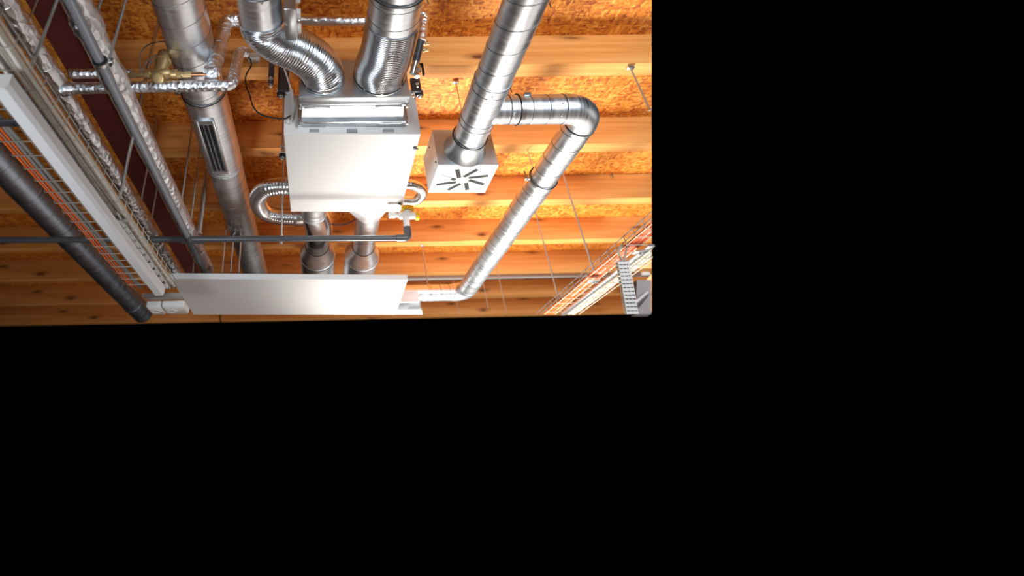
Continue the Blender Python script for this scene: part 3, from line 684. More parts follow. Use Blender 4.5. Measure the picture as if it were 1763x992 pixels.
# A: upper pipe - from behind the rigid duct, down, to the valve
xA = px_x(366, YV, zh1); xA2 = px_x(390, YV, ztA)
pA = thing('foil_lagged_pipe', (xA, YV, zh1), 'foil wrapped pipe dropping from behind the rigid duct to the brass valve', 'pipe')
path = fillet([(0.62, YV+0.03, ztA), (xA2, YV, ztA), (xA, YV, zh1)], 0.04, 10)
mb = MB(); pr_ = resample(path, 0.006); mb.tube(pr_, [rf*1.0+rf*0.42*min(1, max(0, (0.45-(xA2-p.x)*0-(p.x-xA2))/0.3)) if p.x > xA2+0.05 else rf*1.42 for p in pr_], 30, True, lag([], 0.0022)); obj('lagging', mb, 'foil', pA, angle=80)
mb = MB(); mb.tube(resample([(xA+0.03, YV, zh1-0.002), (px_x(353, YV, zh1), YV, zh1)], 0.006), rf*1.5, 30, True, lag([], 0.004)); obj('elbow_wrap', mb, 'foil', pA, angle=80)
for f in (0.25, 0.5, 0.75):
    c = Vector((xA2, YV, ztA)).lerp(Vector((xA, YV, zh1)), f); mb = MB(); mb.ring(c, (0.1, 0.05, 1), rf*1.42+0.001, 0.0010, 32, 5); obj('foil_seam', mb, 'tape', pA)
for x_ in (-0.02, 0.08, 0.17):
    mb = MB(); mb.ring((x_, YV+0.015, ztA), (1, 0.1, 0.35), rf*1.12+0.001, 0.0008, 32, 5); obj('foil_seam', mb, 'tape', pA)
# B: lower pipe
xB = px_x(400, YV, zh2); xB2 = px_x(411, YV, ztB)
pB = thing('foil_lagged_pipe', (xB, YV, zh2), 'foil wrapped pipe running under the brass valve to the thick left pipe', 'pipe')
zb2 = zh2
path = fillet([(px_x(428, YV+0.05, ztB), YV+0.05, ztB), (xB2, YV+0.03, ztB), (xB, YV-0.0, zh2), (F1[0]+0.01, YV, zh2-0.01)], 0.035, 10)
mb = MB(); mb.tube(resample(path, 0.006), rf*1.1, 30, True, lag([], 0.0022)); obj('lagging', mb, 'foil', pB, angle=80)
mb = MB(); mb.lathe((F1[0]+F1[2]*0.5, YV, zh2-0.01), (1, 0, 0), [(0, 0.044), (0.03, 0.038), (0.08, 0.028)], 28); obj('branch_wrap', mb, 'foil', pB)
for k in range(5):
    x_ = px_x(250+k*32, YV, zh2); mb = MB(); mb.ring((x_, YV, zh2), (1, 0.1, -0.55), rf, 0.0008, 32, 5); obj('foil_seam', mb, 'tape', pB)
for f in (0.2, 0.4, 0.6, 0.8):
    c = Vector((xB2, YV+0.03, ztB)).lerp(Vector((xB, YV, zh2)), f); mb = MB(); mb.ring(c, (0.1, 0.05, 1), rf+0.001, 0.0008, 32, 5); obj('foil_seam', mb, 'tape', pB)
# C: short foil piece left of the valve
xc0 = px_x(228, YV+0.02, zleft)
pC = thing('foil_lagged_pipe', (xc0, YV+0.02, zleft), 'short foil wrapped stub ending with a rounded cap left of the brass valve', 'pipe')
mb = MB(); mb.tube(resample([(F1[0]+0.02, YV+0.02, zleft), (xc0-0.012, YV+0.02, zleft), (xc0, YV+0.02, zleft)], 0.006), rf, 30, True, lag([], 0.002)); obj('lagging', mb, 'foil', pC, angle=80)
# right drop pipe beside duct 2
a = at(730, 24, y=2.0); b_ = at(724, 72, y=2.03)
pD = thing('foil_lagged_pipe', tuple(b_), 'short bright foil wrapped pipe beside the wide duct, above the knurled fittings', 'pipe')
zt_ = a.z
mb = MB(); mb.tube(resample(fillet([(a.x-0.12, a.y, zt_+0.01), (a.x, a.y, zt_), tuple(b_)], 0.03, 10), 0.006), 0.030, 30, True, lag([], 0.0022)); obj('lagging', mb, 'foil', pD, angle=80)
# grey valve assembly under it
c_ = at(710, 128, y=2.10)
va = thing('control_valve', tuple(c_), 'dark grey control valve with two knurled fittings beside the wide duct', 'valve')
mb = MB(); mb.tube([b_+Vector((0, 0, 0.01)), b_.lerp(c_, 0.6)], 0.022, 20); obj('body', mb, 'pvc_dark', va)
mb = MB(); mb.tube([b_.lerp(c_, 0.55), c_], 0.016, 16); obj('neck', mb, 'zinc', va)
for px_, py_ in ((728, 76), (727, 87)):
    a = at(px_, py_, y=2.06); mb = MB(); mb.lathe(a-Vector((0.012, 0, 0)), (1, -0.1, 0.05), [(0, 0.008), (0.012, 0.008), (0.014, 0.015), (0.026, 0.015), (0.028, 0.011), (0.042, 0.013), (0.044, 0.013)], 12); obj('knurled_fitting', mb, 'brass', va)
a = at(716, 118, y=2.12); mb = MB(); mb.lathe(a+Vector((0, 0, 0.03)), (0, 0, -1), [(0, 0.022), (0.02, 0.026), (0.05, 0.026), (0.06, 0.016), (0.09, 0.014)], 20); obj('actuator', mb, 'zinc', va)
mb = MB(); a = at(724, 112, y=2.16); mb.box(a-Vector((0.02, 0.01, 0.01)), a+Vector((0.014, 0.01, 0.008)), 0.002); mb.box(a-Vector((-0.004, 0.01, 0.075)), a+Vector((0.014, 0.01, 0.0)), 0.002); obj('bracket', mb, 'rubber', va)
mb = MB(); a = at(716, 148, y=2.25); mb.box(a-Vector((0.028, 0.01, 0.045)), a+Vector((0.026, 0.01, 0.05)), 0.003); obj('rear_plate', mb, 'dark_steel', va)
for px_, py_ in ((711, 160), (718, 143)):
    a = at(px_, py_, y=2.22); mb = MB(); mb.lathe(a, (0, 0, -1), [(0, 0.009), (0.01, 0.009), (0.011, 0.005), (0.03, 0.005)], 6); obj('bolt', mb, 'zinc', va)

# ------------------------------------------------------------------ brass valve
def bp(px_, py_, y=YV-0.02): return at(px_, py_, y=y)
bv = thing('brass_valve', tuple(bp(277, 128)), 'brass balancing valve with a tilted spindle between foil wrapped pipes', 'valve')
c_ = bp(277, 127)
mb = MB(); mb.lathe(bp(249, 128.5), (1, 0, 0), [(0, 0.014), (0.004, 0.024), (0.030, 0.026), (0.034, 0.020), (0.05, 0.030), (0.085, 0.034), (0.12, 0.030), (0.135, 0.020), (0.14, 0.027), (0.165, 0.027), (0.168, 0.016)], 24); obj('body', mb, 'brass', bv)
a = bp(276, 126); e = bp(284, 92)
mb = MB(); ax = (e-a); Ls = ax.length; mb.lathe(a, ax, [(0, 0.034), (Ls*0.25, 0.036), (Ls*0.5, 0.038), (Ls*0.58, 0.038), (Ls*0.62, 0.030), (Ls*0.8, 0.034), (Ls*0.98, 0.036), (Ls, 0.028)], 28); obj('bonnet', mb, 'brass', bv)
mb = MB(); mb.lathe(a.lerp(e, 0.55), ax, [(0, 0.036), (0.003, 0.042), (0.010, 0.042), (0.013, 0.036)], 28); obj('bonnet_ring', mb, 'brass', bv)
a = bp(292, 90); e = bp(308, 89); mb = MB(); mb.tube([bp(283, 92), a, e], [0.02, 0.012, 0.006], 14); obj('spindle_lever', mb, 'brass', bv)
a = bp(273, 133, YV-0.04); mb = MB(); mb.lathe(a+Vector((0, 0.02, 0.01)), (-0.1, -0.7, -0.7), [(0, 0.030), (0.03, 0.030), (0.032, 0.022), (0.036, 0.022), (0.037, 0.010), (0.04, 0.010)], 28); obj('port_cap', mb, 'brass', bv)
for a_, b2, R, seg in ((219, 249, 0.011, 20), (224, 238, 0.017, 6), (238, 246, 0.014, 12), (300, 325, 0.013, 20), (304, 312, 0.020, 8), (314, 330, 0.017, 6)):
    p0 = bp(a_, 129); p1 = bp(b2, 128.5); mb = MB(); mb.cyl(p0, Vector((p1.x, p0.y, p0.z)), R, seg); obj('union_fitting', mb, 'brass', bv)
p0 = bp(325, 128.5); p1 = bp(356, 128)
mb = MB(); mb.cyl(p0, p1, 0.012, 18); obj('copper_pipe', mb, 'copper', bv, 'reddish bare copper pipe')
for pts in (((243, 127), (241, 108), (243, 90), (254, 78), (268, 73), (284, 71)), ((245, 124), (250, 110), (260, 99), (273, 94), (279, 93)), ((254, 118), (258, 109), (266, 102), (273, 97))):
    mb = MB(); mb.tube(smooth([bp(*p, YV+0.01) for p in pts], 6), 0.0035, 8); obj('capillary_tube', mb, 'cable_grey', bv)

# ------------------------------------------------------------------ grey drain pipe and condensate line
ZC = 3.10
X_, Z_, Rr = axis_from((109, 0), (131, 0), 1.5)
YC_ = 3.285
gp = thing('drain_pipe', (X_, 0.9, Z_), 'smooth grey plastic pipe running from the top left towards the white panel', 'pipe')
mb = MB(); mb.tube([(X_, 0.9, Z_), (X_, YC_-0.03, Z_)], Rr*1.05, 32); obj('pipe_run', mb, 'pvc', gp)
mb = MB(); mb.tube([(X_, YC_+0.02, Z_), (X_, 4.1, Z_)], Rr*1.02, 32); obj('far_run_shadowed', mb, 'pvc_dark', gp)  # same grey pipe; the dark colour stands in for shadow
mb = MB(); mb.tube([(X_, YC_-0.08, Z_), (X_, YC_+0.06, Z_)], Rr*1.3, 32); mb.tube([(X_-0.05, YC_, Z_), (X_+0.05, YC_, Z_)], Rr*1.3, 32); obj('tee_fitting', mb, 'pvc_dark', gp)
ya = y_on(176, 112, Z_-0.02)
cl = thing('pipe_hanger', (X_, ya, Z_), 'black lined ring clamp holding the smooth grey pipe at the upper left', 'pipe clamp')
mb = MB(); mb.lathe((X_, ya-0.011, Z_), (0, 1, 0), [(0, Rr*1.1), (0.001, Rr+0.009), (0.021, Rr+0.009), (0.022, Rr*1.1)], 36); obj('rubber_lining', mb, 'rubber', cl)
mb = MB(); mb.lathe((X_, ya-0.003, Z_), (0, 1, 0), [(0, Rr+0.008), (0.001, Rr+0.012), (0.017, Rr+0.012), (0.018, Rr+0.008)], 36); mb.box((X_+Rr+0.006, ya-0.002, Z_-0.008), (X_+Rr+0.032, ya+0.014, Z_+0.006), 0.002); obj('clamp_band', mb, 'zinc', cl)
mb = MB(); mb.cyl((X_+Rr+0.022, ya+0.006, Z_-0.02), (X_+Rr+0.022, ya+0.006, Z_+0.02), 0.006, 8); obj('clamp_bolt', mb, 'dark_steel', cl)
GPX, GPZ, GPR = X_, Z_, Rr
# condensate pipe
rc = 0.0205
xR = px_x(703, 3.31, ZC)
cp = thing('condensate_pipe', (xR, 3.31, ZC), 'dark grey horizontal drain pipe crossing below the white unit, elbow at right end', 'pipe')
mb = MB(); mb.tube([(-3.4, 3.19, ZC), (GPX, 3.27, ZC), (xR-0.05, 3.31, ZC)], rc, 28); obj('pipe_run', mb, 'pvc_dark', cp)
path = fillet([(xR-0.075, 3.31, ZC), (xR, 3.31, ZC), (xR, 3.31, ZC+0.08)], 0.028, 8); mb = MB(); mb.tube(path, rc*1.25, 26); obj('elbow', mb, 'pvc_dark', cp)
xm = px_x(484, 3.30, ZC)
mb = MB(); mb.lathe((xm-0.012, 3.302, ZC), (1, 0, 0), [(0, rc), (0.001, rc+0.007), (0.023, rc+0.007), (0.024, rc)], 28); mb.cyl((xm, 3.302, ZC-0.032), (xm, 3.302, ZC+0.04), 0.008, 10); obj('pipe_clamp', mb, 'zinc', cp)
for px_ in (345, 690):
    x_ = px_x(px_, 3.29, ZC); mb = MB(); mb.tube([(x_-0.03, 3.288 if px_ < 500 else 3.309, ZC), (x_+0.03, 3.288 if px_ < 500 else 3.309, ZC)], rc*1.22, 26); obj('coupling', mb, 'pvc_dark', cp)
# siphon trap
ys_ = 3.31
def sp(px_, py_): return at(px_, py_, y=ys_)
tr = thing('siphon_trap', tuple(sp(700, 372)), 'white plastic siphon with two yellow caps at the right rear corner of the unit', 'siphon')
a = sp(686, 372); b_ = sp(716, 372)
mb = MB(); mb.lathe((a.x, ys_, a.z), (1, 0, 0), [(0, 0.018), (0.01, 0.026), ((b_.x-a.x)*0.98, 0.026), (b_.x-a.x, 0.020)], 24); mb.lathe((sp(702, 372).x, ys_, a.z), (0, 0, 1), [(0, 0.026), (0.055, 0.032), (0.06, 0.028)], 24); obj('body', mb, 'plastic', tr)
mb = MB(); mb.lathe(sp(669, 371), (1, 0, 0), [(0, 0.016), (0.003, 0.021), (0.045, 0.021), (0.046, 0.016), (0.075, 0.016)], 20); obj('inlet', mb, 'plastic', tr)
t_ = sp(701.5, 361); mb = MB(); mb.lathe(t_-Vector((0, 0, 0.014)), (0, 0, 1), [(0, 0.040), (0.002, 0.045), (0.030, 0.045), (0.034, 0.040)], 24); obj('top_cap', mb, 'yellow', tr, 'yellow cap')
mb = MB(); mb.lathe(sp(714.5, 372.5), (1, 0, 0), [(0, 0.024), (0.002, 0.030), (0.024, 0.030), (0.028, 0.026)], 24); obj('side_cap', mb, 'yellow', tr, 'yellow cap')
mb = MB(); mb.tube([(xR, ys_, a.z), (xR, ys_, ZC+0.07)], 0.0225, 24); obj('outlet', mb, 'plastic', tr)

# ------------------------------------------------------------------ flat white panel (lower middle)
ZPN = 3.0
pa, pb = at(292.8, 480, z=ZPN), at(702, 482.5, z=ZPN); pc, pd = at(680.8, 542, z=ZPN), at(333, 542, z=ZPN)
ztop = at(702, 473, y=pb.y).z
pn = thing('ceiling_panel', (pa.x, pa.y, ZPN), 'large flat white panel hanging at the lower middle, its front edge facing the camera', 'panel')
mb = MB(); mb.prism([(pa.x, pa.y), (pb.x, pb.y), (pc.x, pc.y), (pd.x, pd.y)], ZPN, ztop, 0.003); obj('panel_body', mb, 'white_grey', pn)
# grey box and pale box to its right
a = at(677, 520, z=3.12); b_ = at(722, 520, z=3.12); e = at(727, 535, z=3.12); e2 = at(671, 535, z=3.12)
a, b_, e, e2 = [at(px_, py_, z=3.12) for px_, py_ in ((660, 521.5), (722, 520.5), (726, 535), (655, 535))]
gb_ = thing('duct_box', tuple(a), 'grey sheet metal box under the horizontal duct, right of the white panel', 'box')
mb = MB(); mb.prism([(a.x, a.y), (b_.x, b_.y), (e.x, e.y), (e2.x, e2.y)], 3.12, 3.225, 0.002); obj('casing', mb, 'sheet', gb_)
a, b_, e, e2 = [at(px_, py_, z=3.11) for px_, py_ in ((655, 536), (726, 536), (728, 541.5), (652, 541.5))]
mb = MB(); mb.prism([(a.x, a.y), (b_.x, b_.y), (e.x, e.y), (e2.x, e2.y)], 3.11, 3.15, 0.002); obj('pale_edge', mb, 'white', gb_, 'white strip along the lower edge')

# ------------------------------------------------------------------ cable trays
def copy_to(o, parent, delta):
    c = o.copy(); COL.objects.link(c); c.parent = parent; c.location = o.location+delta; return c
def X_of(px, py, h):
    d = F_+R_*((px-CX)/FPX)-U_*((py-CY)/FPX); return h*d.x/d.z
def basket(name, label, xl, xr, zb, zs, ya, yb_, ycross, flip, longs, wr=0.0023, m='wire'):
    t = thing(name, ((xl+xr)/2, ya, zb), label, 'cable tray')
    for x in longs:
        mb = MB(); mb.cyl((x, ya, zb+2*wr), (x, yb_, zb+2*wr), wr, 8); obj('long_wire', mb, m, t)
    for x in (xl, xr):
        for z in (zb+(zs-zb)*0.5, zs):
            mb = MB(); s_ = wr if x == xl else -wr; mb.cyl((x+2*s_, ya, z), (x+2*s_, yb_, z), wr*1.1, 8); obj('side_wire', mb, m, t)
    pts = fillet([(xl, ycross[0], zs+0.006), (xl, ycross[0], zb), (xr, ycross[0], zb), (xr, ycross[0], zs+0.006)], 0.012, 5)
    mb = MB(); mb.tube(pts, wr, 8, True, None, (0, 1, 0)); c0_ = obj('cross_wire', mb, m, t)
    for y in ycross[1:]: copy_to(c0_, t, Vector((0, y-ycross[0], 0)))
    return t
# left tray : height over the lens 1.2
hT = 1.2; zT = 1.6+hT
xl = X_of(84, 312, hT); xr = X_of(154, 270, hT)
rimL = X_of(46, 270, 1.26)
xl = rimL
c0y = 1.157*hT
ycr = [c0y+0.0835*hT*k for k in range(-6, 21) if c0y+0.0835*hT*k < 3.33]
zs_ = 1.6+hT+0.055
xr_rim = X_of(163, 270, hT+0.055)
left = basket('cable_tray', 'left wire basket cable tray carrying white and orange cables above the white batten', xl, (xr+xr_rim)/2, zT, zs_, 0.75, 3.40, ycr, 0,
              [xl+0.03, X_of(73, 270, hT), X_of(118, 270, hT), X_of(128, 270, hT), X_of(142, 270, hT), X_of(153, 270, hT)])
for px_, py_ in ((197, 380), (12, 211)):
    a = at(px_, py_, z=zT-0.006)
    mb = MB(); mb.box((a.x-0.07, a.y-0.02, zT-0.012), (a.x+0.07, a.y+0.02, zT-0.003), 0.002); mb.cyl((a.x+0.02, a.y, zT-0.02), (a.x+0.02, a.y, zT-0.002), 0.008, 6); obj('splice_bracket', mb, 'zinc' if px_ > 100 else 'dark_steel', left)
# white cables
def cable(label, group, m, pts, r, name='cable'):
    mb = MB(); mb.tube(resample(smooth(pts, 6), 0.03), r, 10); return obj(name, mb, m, None, label, 'cable', group)
rw = 0.0088
xs_w = [X_of(p, 270, hT+0.02) for p in (118, 125.6, 133.2, 140.8, 148.4)]
yj = 3.38
wl = ['closest to the batten', 'second from the batten', 'in the middle of the bundle', 'second from the rim', 'closest to the outer rim']
for i, x in enumerate(xs_w):
    w_ = lambda k: 0.006*math.sin(i*2.1+k*1.7)
    cable('white cable in the left tray, bottom layer, '+wl[i], 'white cables in the left tray', 'cable_white' if i not in (1,) else 'cable_grey',
          [(x+w_(k), 0.75+k*(yj-0.75)/7, zT+0.007+rw+0.001*(i % 2)) for k in range(8)], rw)
for i in range(3):
    x = (xs_w[i+1]+xs_w[i+2])/2-0.001
    cable('white cable in the left tray, upper layer, '+['leftmost', 'middle one', 'rightmost'][i], 'white cables in the left tray', 'cable_white',
          [(x+0.004*math.sin(k*1.3+i), 0.75+k*(yj-0.75)/7, zT+0.007+rw*2.75) for k in range(8)], rw)
cable('grey cable lying loose between the bundle and the batten in the left tray', 'white cables in the left tray', 'cable_grey', [(X_of(p, 270, hT+0.02), 0.75+k*0.37, zT+0.012) for k, p in enumerate((100, 104, 96, 106, 98, 108, 112, 116))], 0.007)
for i in range(5):
    x = xl+0.010+i*0.0075
    cable('orange cable along the left side of the left tray, '+['outermost', 'second from the rim', 'middle one', 'fourth from the rim', 'innermost'][i], 'orange cables in the left tray', 'cable_orange',
          [(x+0.003*math.sin(i*3+k*1.9), 0.75+k*(yj-0.75)/7, zT+0.012+0.005*(i % 2)) for k in range(8)], 0.0045)
for i in range(2):
    x = xl+0.056+i*0.017
    cable('grey cable next to the orange ones in the left tray, '+['nearer the orange', 'nearer the batten'][i], 'grey cables in the left tray', 'cable_grey', [(x+0.004*math.sin(i*3+k*1.3), 0.75+k*(yj-0.75)/7, zT+0.013) for k in range(8)], 0.008)

# white batten below the tray
hb = 1.1; zb_ = 1.6+hb
xa, xm_, xb_ = X_of(76.2, 270, hb), X_of(98, 270, hb), X_of(109, 270, hb+0.018)
ya_ = at(4, 151, z=zb_).y; ye_ = at(272, 509, z=zb_).y
bt = thing('trunking_batten', ((xa+xb_)/2, ya_, zb_), 'long white rectangular batten mounted under the left cable tray', 'batten')
def bprof(y): return [(xa, y, zb_+0.055), (xa+0.002, y, zb_), (xm_, y, zb_), (xb_+0.001, y, zb_+0.018), (xb_, y, zb_+0.055)]
mb = MB(); a = bprof(ya_+0.01); b_ = bprof(ye_-0.01); n = 5
mb._add(a+b_, [(i, (i+1) % n, n+(i+1) % n, n+i) for i in range(n)]+[tuple(range(n))[::-1], tuple(range(n, 2*n))]); obj('cover', mb, 'batten', bt, angle=20)
for yy, y2 in ((ya_, ya_+0.01), (ye_-0.01, ye_)):
    c = Vector(((xa+xb_)/2, 0, zb_+0.03)); mb = MB(); A = [(c.x+(p[0]-c.x)*1.03, yy, c.z+(p[2]-c.z)*1.03) for p in bprof(0)]; B = [(p[0], y2, p[2]) for p in A]
    mb._add(A+B, [(i, (i+1) % n, n+(i+1) % n, n+i) for i in range(n)]+[tuple(range(n))[::-1], tuple(range(n, 2*n))]); obj('end_cap', mb, 'white', bt, angle=20)
# dark carrier rail right of the batten, stepped grey
mb = MB(); x0 = X_of(110, 270, hT-0.02); 
for k in range(10):
    yy = at(186+k*9.5, 384+k*12.0, z=zT-0.025).y; mb.box((x0+0.004, yy, zT-0.028), (x0+0.045, yy+0.055, zT-0.012), 0.001)
mb.box((x0, at(180, 375, z=zT-0.03).y, zT-0.012), (x0+0.006, 3.36, zT-0.003)); mb.box((x0+0.04, at(180, 375, z=zT-0.03).y, zT-0.012), (x0+0.046, 3.36, zT-0.003))
obj('support_rail', mb, 'white_grey', None, 'stepped pale rail between the batten and the left tray near the sockets', 'rail')

# socket boxes
zj = 2.72
a = at(246, 509, z=zj+0.03); b_ = at(313, 509.5, z=zj+0.03)
sb = thing('mounting_plate', tuple(a), 'flat grey bracket plate across the end of the left cable tray', 'bracket')
mb = MB(); mb.box((a.x, a.y-0.012, zj+0.03), (b_.x, a.y+0.09, zj+0.04), 0.002); obj('plate', mb, 'vent', sb)
mb = MB(); mb.box((a.x, a.y-0.014, zj+0.012), (b_.x, a.y-0.008, zj+0.041), 0.001); obj('front_lip', mb, 'zinc', sb)
yj0 = at(280, 517, z=zj+0.03).y
for i, (p0, p1, lab) in enumerate(((252.5, 277.5, 'left'), (280, 305, 'right'))):
    x0 = at(p0, 517, z=zj+0.03).x; x1 = at(p1, 517, z=zj+0.03).x; z0 = at(280, 529, y=yj0).z
    s_ = thing('socket_outlet', ((x0+x1)/2, yj0, z0), lab+' white socket box at the lower end of the left cable tray', 'socket', 'white socket boxes')
    yend = at(280, 542, z=z0).y
    mb = MB(); mb.box((x0, yj0, z0), (x1+(0.05 if i else 0), yend, zj+0.03), 0.006); obj('housing', mb, 'plastic', s_)
    cxs = (x0+x1)/2; cys = yj0+0.085
    mb = MB(); mb.ring((cxs, cys, z0), (0, 0, 1), 0.030, 0.004, 32, 6); obj('outlet_rim', mb, 'white_grey', s_)
    mb = MB(); mb.lathe((cxs, cys, z0+0.001), (0, 0, -1), [(0, 0.026), (0.0015, 0.026)], 28); ou = obj('outlet_face', mb, 'white_grey', s_)
    for sx in (-1, 1): mb = MB(); mb.lathe((cxs+sx*0.0095, cys, z0-0.0004), (0, 0, -1), [(0, 0.0028), (0.0015, 0.0028)], 10); obj('pin_hole', mb, 'slot', ou)

# right tray
hR = 1.33; zR = 1.6+hR
spR = 0.088*hR; y0R = 2.241*hR
xl2 = X_of(1010, 484, hR); xr2 = X_of(1050, 502, hR)
rimx = X_of(1073, 406.3, hR+0.06)
xl2 = rimx*0.5+X_of(943, 537, hR)*0.5
def y_edge(x, z):
    k = (1122-CX)/FPX; a = R_-F_*k; return -(x*a.x+(z-CAM.z)*a.z)/a.y
def y_low(x, z, py=541):
    k = -(py-CY)/FPX; a = U_-F_*k; return -(x*a.x+(z-CAM.z)*a.z)/a.y
def rt_span(x, z): return y_edge(x, z), y_low(x, z)
wr = 0.0030
rt = thing('cable_tray', ((xl2+xr2)/2, 3.2, zR), 'right wire basket cable tray with orange and white cables in the lower right corner', 'cable tray')
longs = [X_of(1085, 419, hR), X_of(1050, 467, hR), X_of(1064, 469, hR), X_of(1078, 471, hR), X_of(1090, 474.6, hR)]
def longw(x, z, r, nm, m, par):
    a, b_ = rt_span(x, z); mb = MB(); mb.cyl((x, a, z), (x, b_, z), r, 8); return obj(nm, mb, m, par)
for x in longs: longw(x, zR+2*wr, wr, 'long_wire', 'tray_cream', rt)
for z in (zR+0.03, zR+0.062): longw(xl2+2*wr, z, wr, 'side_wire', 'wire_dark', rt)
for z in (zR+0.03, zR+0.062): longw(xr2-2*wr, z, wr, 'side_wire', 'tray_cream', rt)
first = None
k = -3
while True:
    y = y0R+spR*k; k += 1
    if y > y_low(xl2, zR): break
    xend = min(xr2, x_at(1122, y, zR)); 
    if xend < xl2+0.03: continue
    full = xend >= xr2
    if full and first is not None: copy_to(first, rt, Vector((0, y-yf, 0))); continue
    pts = fillet([(xl2, y, zR+0.066), (xl2, y, zR), (xr2, y, zR), (xr2, y, zR+0.066)], 0.012, 5) if full else fillet([(xl2, y, zR+0.066), (xl2, y, zR), (xend, y, zR)], 0.012, 5)
    mb = MB(); mb.tube(pts, wr, 8, True, None, (0, 1, 0)); o_ = obj('cross_wire', mb, 'tray_cream', rt)
    if full: first = o_; yf = y
# carrier profile under it
xp = X_of(1050, 477.5, hR-0.01)
a0, b0 = rt_span(xp, zR-0.01)
cr = thing('carrier_rail', (xp, a0, zR-0.02), 'perforated pale steel rail running under the right cable tray', 'rail')
mb = MB(); mb.box((xp-0.02, a0, zR-0.022), (xp+0.02, b0, zR-0.006), 0.002); obj('rail_body', mb, 'zinc', cr)
yy = a0+0.06
while yy < b0-0.03:
    mb = MB(); mb.lathe((xp, yy, zR-0.0215), (0, 0, -1), [(0, 0.006), (0.001, 0.006)], 10); obj('rail_hole', mb, 'slot', cr); yy += 0.16
for px_, py_ in ((1023, 484), (1103, 434)):
    a = at(px_, py_, z=zR-0.024); mb = MB(); mb.box((a.x-0.045, a.y-0.03, zR-0.03), (a.x+0.035, a.y+0.03, zR-0.022), 0.002); mb.cyl((a.x, a.y, zR-0.042), (a.x, a.y, zR-0.028), 0.011, 6); obj('rail_bracket', mb, 'zinc', cr)
for i in range(7):
    x = xl2+0.016+i*0.0145; z = zR+0.014+0.003*(i % 2); a, b_ = rt_span(x, z)
    nm = ['outermost, at the tray side', 'second from the tray side', 'third from the tray side', 'middle one', 'third from the white cables', 'second from the white cables', 'nearest the white cables'][i]
    cable('orange cable in the right tray, '+nm, 'orange cables in the right tray', 'cable_deep_orange', [(x+0.003*math.sin(i*2+k*1.4), a+0.01+(b_-a-0.02)*k/8, z) for k in range(9)], 0.0065)
nm = ['leftmost', 'second', 'third', 'fourth', 'fifth', 'rightmost']
for i in range(6):
    x = xp+0.045+i*0.026
    if x > xr2-0.012: break
    z = zR+0.018; a, b_ = rt_span(x, z)
    cable('cream cable in the right tray, '+nm[i]+' of those beyond the pale rail', 'cream cables in the right tray', 'cable_cream', [(x+0.005*math.sin(i*2+k*1.1), a+0.01+(b_-a-0.02)*k/8, z) for k in range(9)], 0.009)
z = zR+0.014; 
for i in range(1):
    x = xp-0.075; a, b_ = rt_span(x, z)
    cable('cream cable between the orange cables and the pale rail in the right tray', 'cream cables in the right tray', 'cable_cream', [(x+0.006*math.sin(k*1.1), a+0.01+(b_-a-0.02)*k/8, z) for k in range(9)], 0.006)
# dropping wire tray
zt2 = 2.86
t0 = at(1071.5, 449, z=zt2); 
t1 = at(1087.5, 541, y=t0.y+0.10)
dt = thing('wire_trunking', tuple(t0), 'pale narrow wire mesh trunking dropping steeply from the right cable tray', 'cable tray')
ax = (t1-t0); Lk = ax.length; axn = ax.normalized(); wv = Vector((1, 0, 0)); wv = (wv-axn*wv.dot(axn)).normalized(); dv = wv.cross(axn)
hw = 0.036; ns = 14
mb = MB()
mb.hexa([t0-wv*hw*.9+dv*0.004, t0+wv*hw*.9+dv*0.004, t1+wv*hw*.9+dv*0.004, t1-wv*hw*.9+dv*0.004, t0-wv*hw*.9-dv*0.004, t0+wv*hw*.9-dv*0.004, t1+wv*hw*.9-dv*0.004, t1-wv*hw*.9-dv*0.004]); obj('cable_bundle', mb, 'cable_grey', dt)
for s_ in (-1, -0.33, 0.33, 1):
    mb = MB(); o1 = wv*hw*s_-dv*0.012; o2 = wv*hw*s_+dv*0.012; mb.cyl(t0+o1, t1+o1, 0.0025, 6); mb.cyl(t0+o2, t1+o2, 0.0025, 6); obj('long_wire', mb, 'wire', dt)
for k in range(ns):
    c = t0+ax*((k+0.3)/ns); mb = MB()
    for s_ in (-1, 1):
        mb.hexa([c-wv*hw+dv*s_*0.014, c+wv*hw+dv*s_*0.014, c+wv*hw+dv*s_*0.014+axn*(Lk/ns*0.66), c-wv*hw+dv*s_*0.014+axn*(Lk/ns*0.66), c-wv*hw+dv*s_*0.017, c+wv*hw+dv*s_*0.017, c+wv*hw+dv*s_*0.017+axn*(Lk/ns*0.66), c-wv*hw+dv*s_*0.017+axn*(Lk/ns*0.66)])
    obj('trunking_rib', mb, 'white', dt)
mb = MB(); mb.tube(smooth([t0+Vector((0, 0, 0.0)), t0+Vector((-0.02, -0.02, 0.05)), t0+Vector((0.01, -0.05, 0.09))], 5), 0.008, 8); mb.tube(smooth([t0+Vector((0.01, 0, 0.0)), t0+Vector((0.03, -0.02, 0.05)), t0+Vector((0.04, -0.05, 0.09))], 5), 0.007, 8); obj('entering_cables', mb, 'cable_cream', dt)

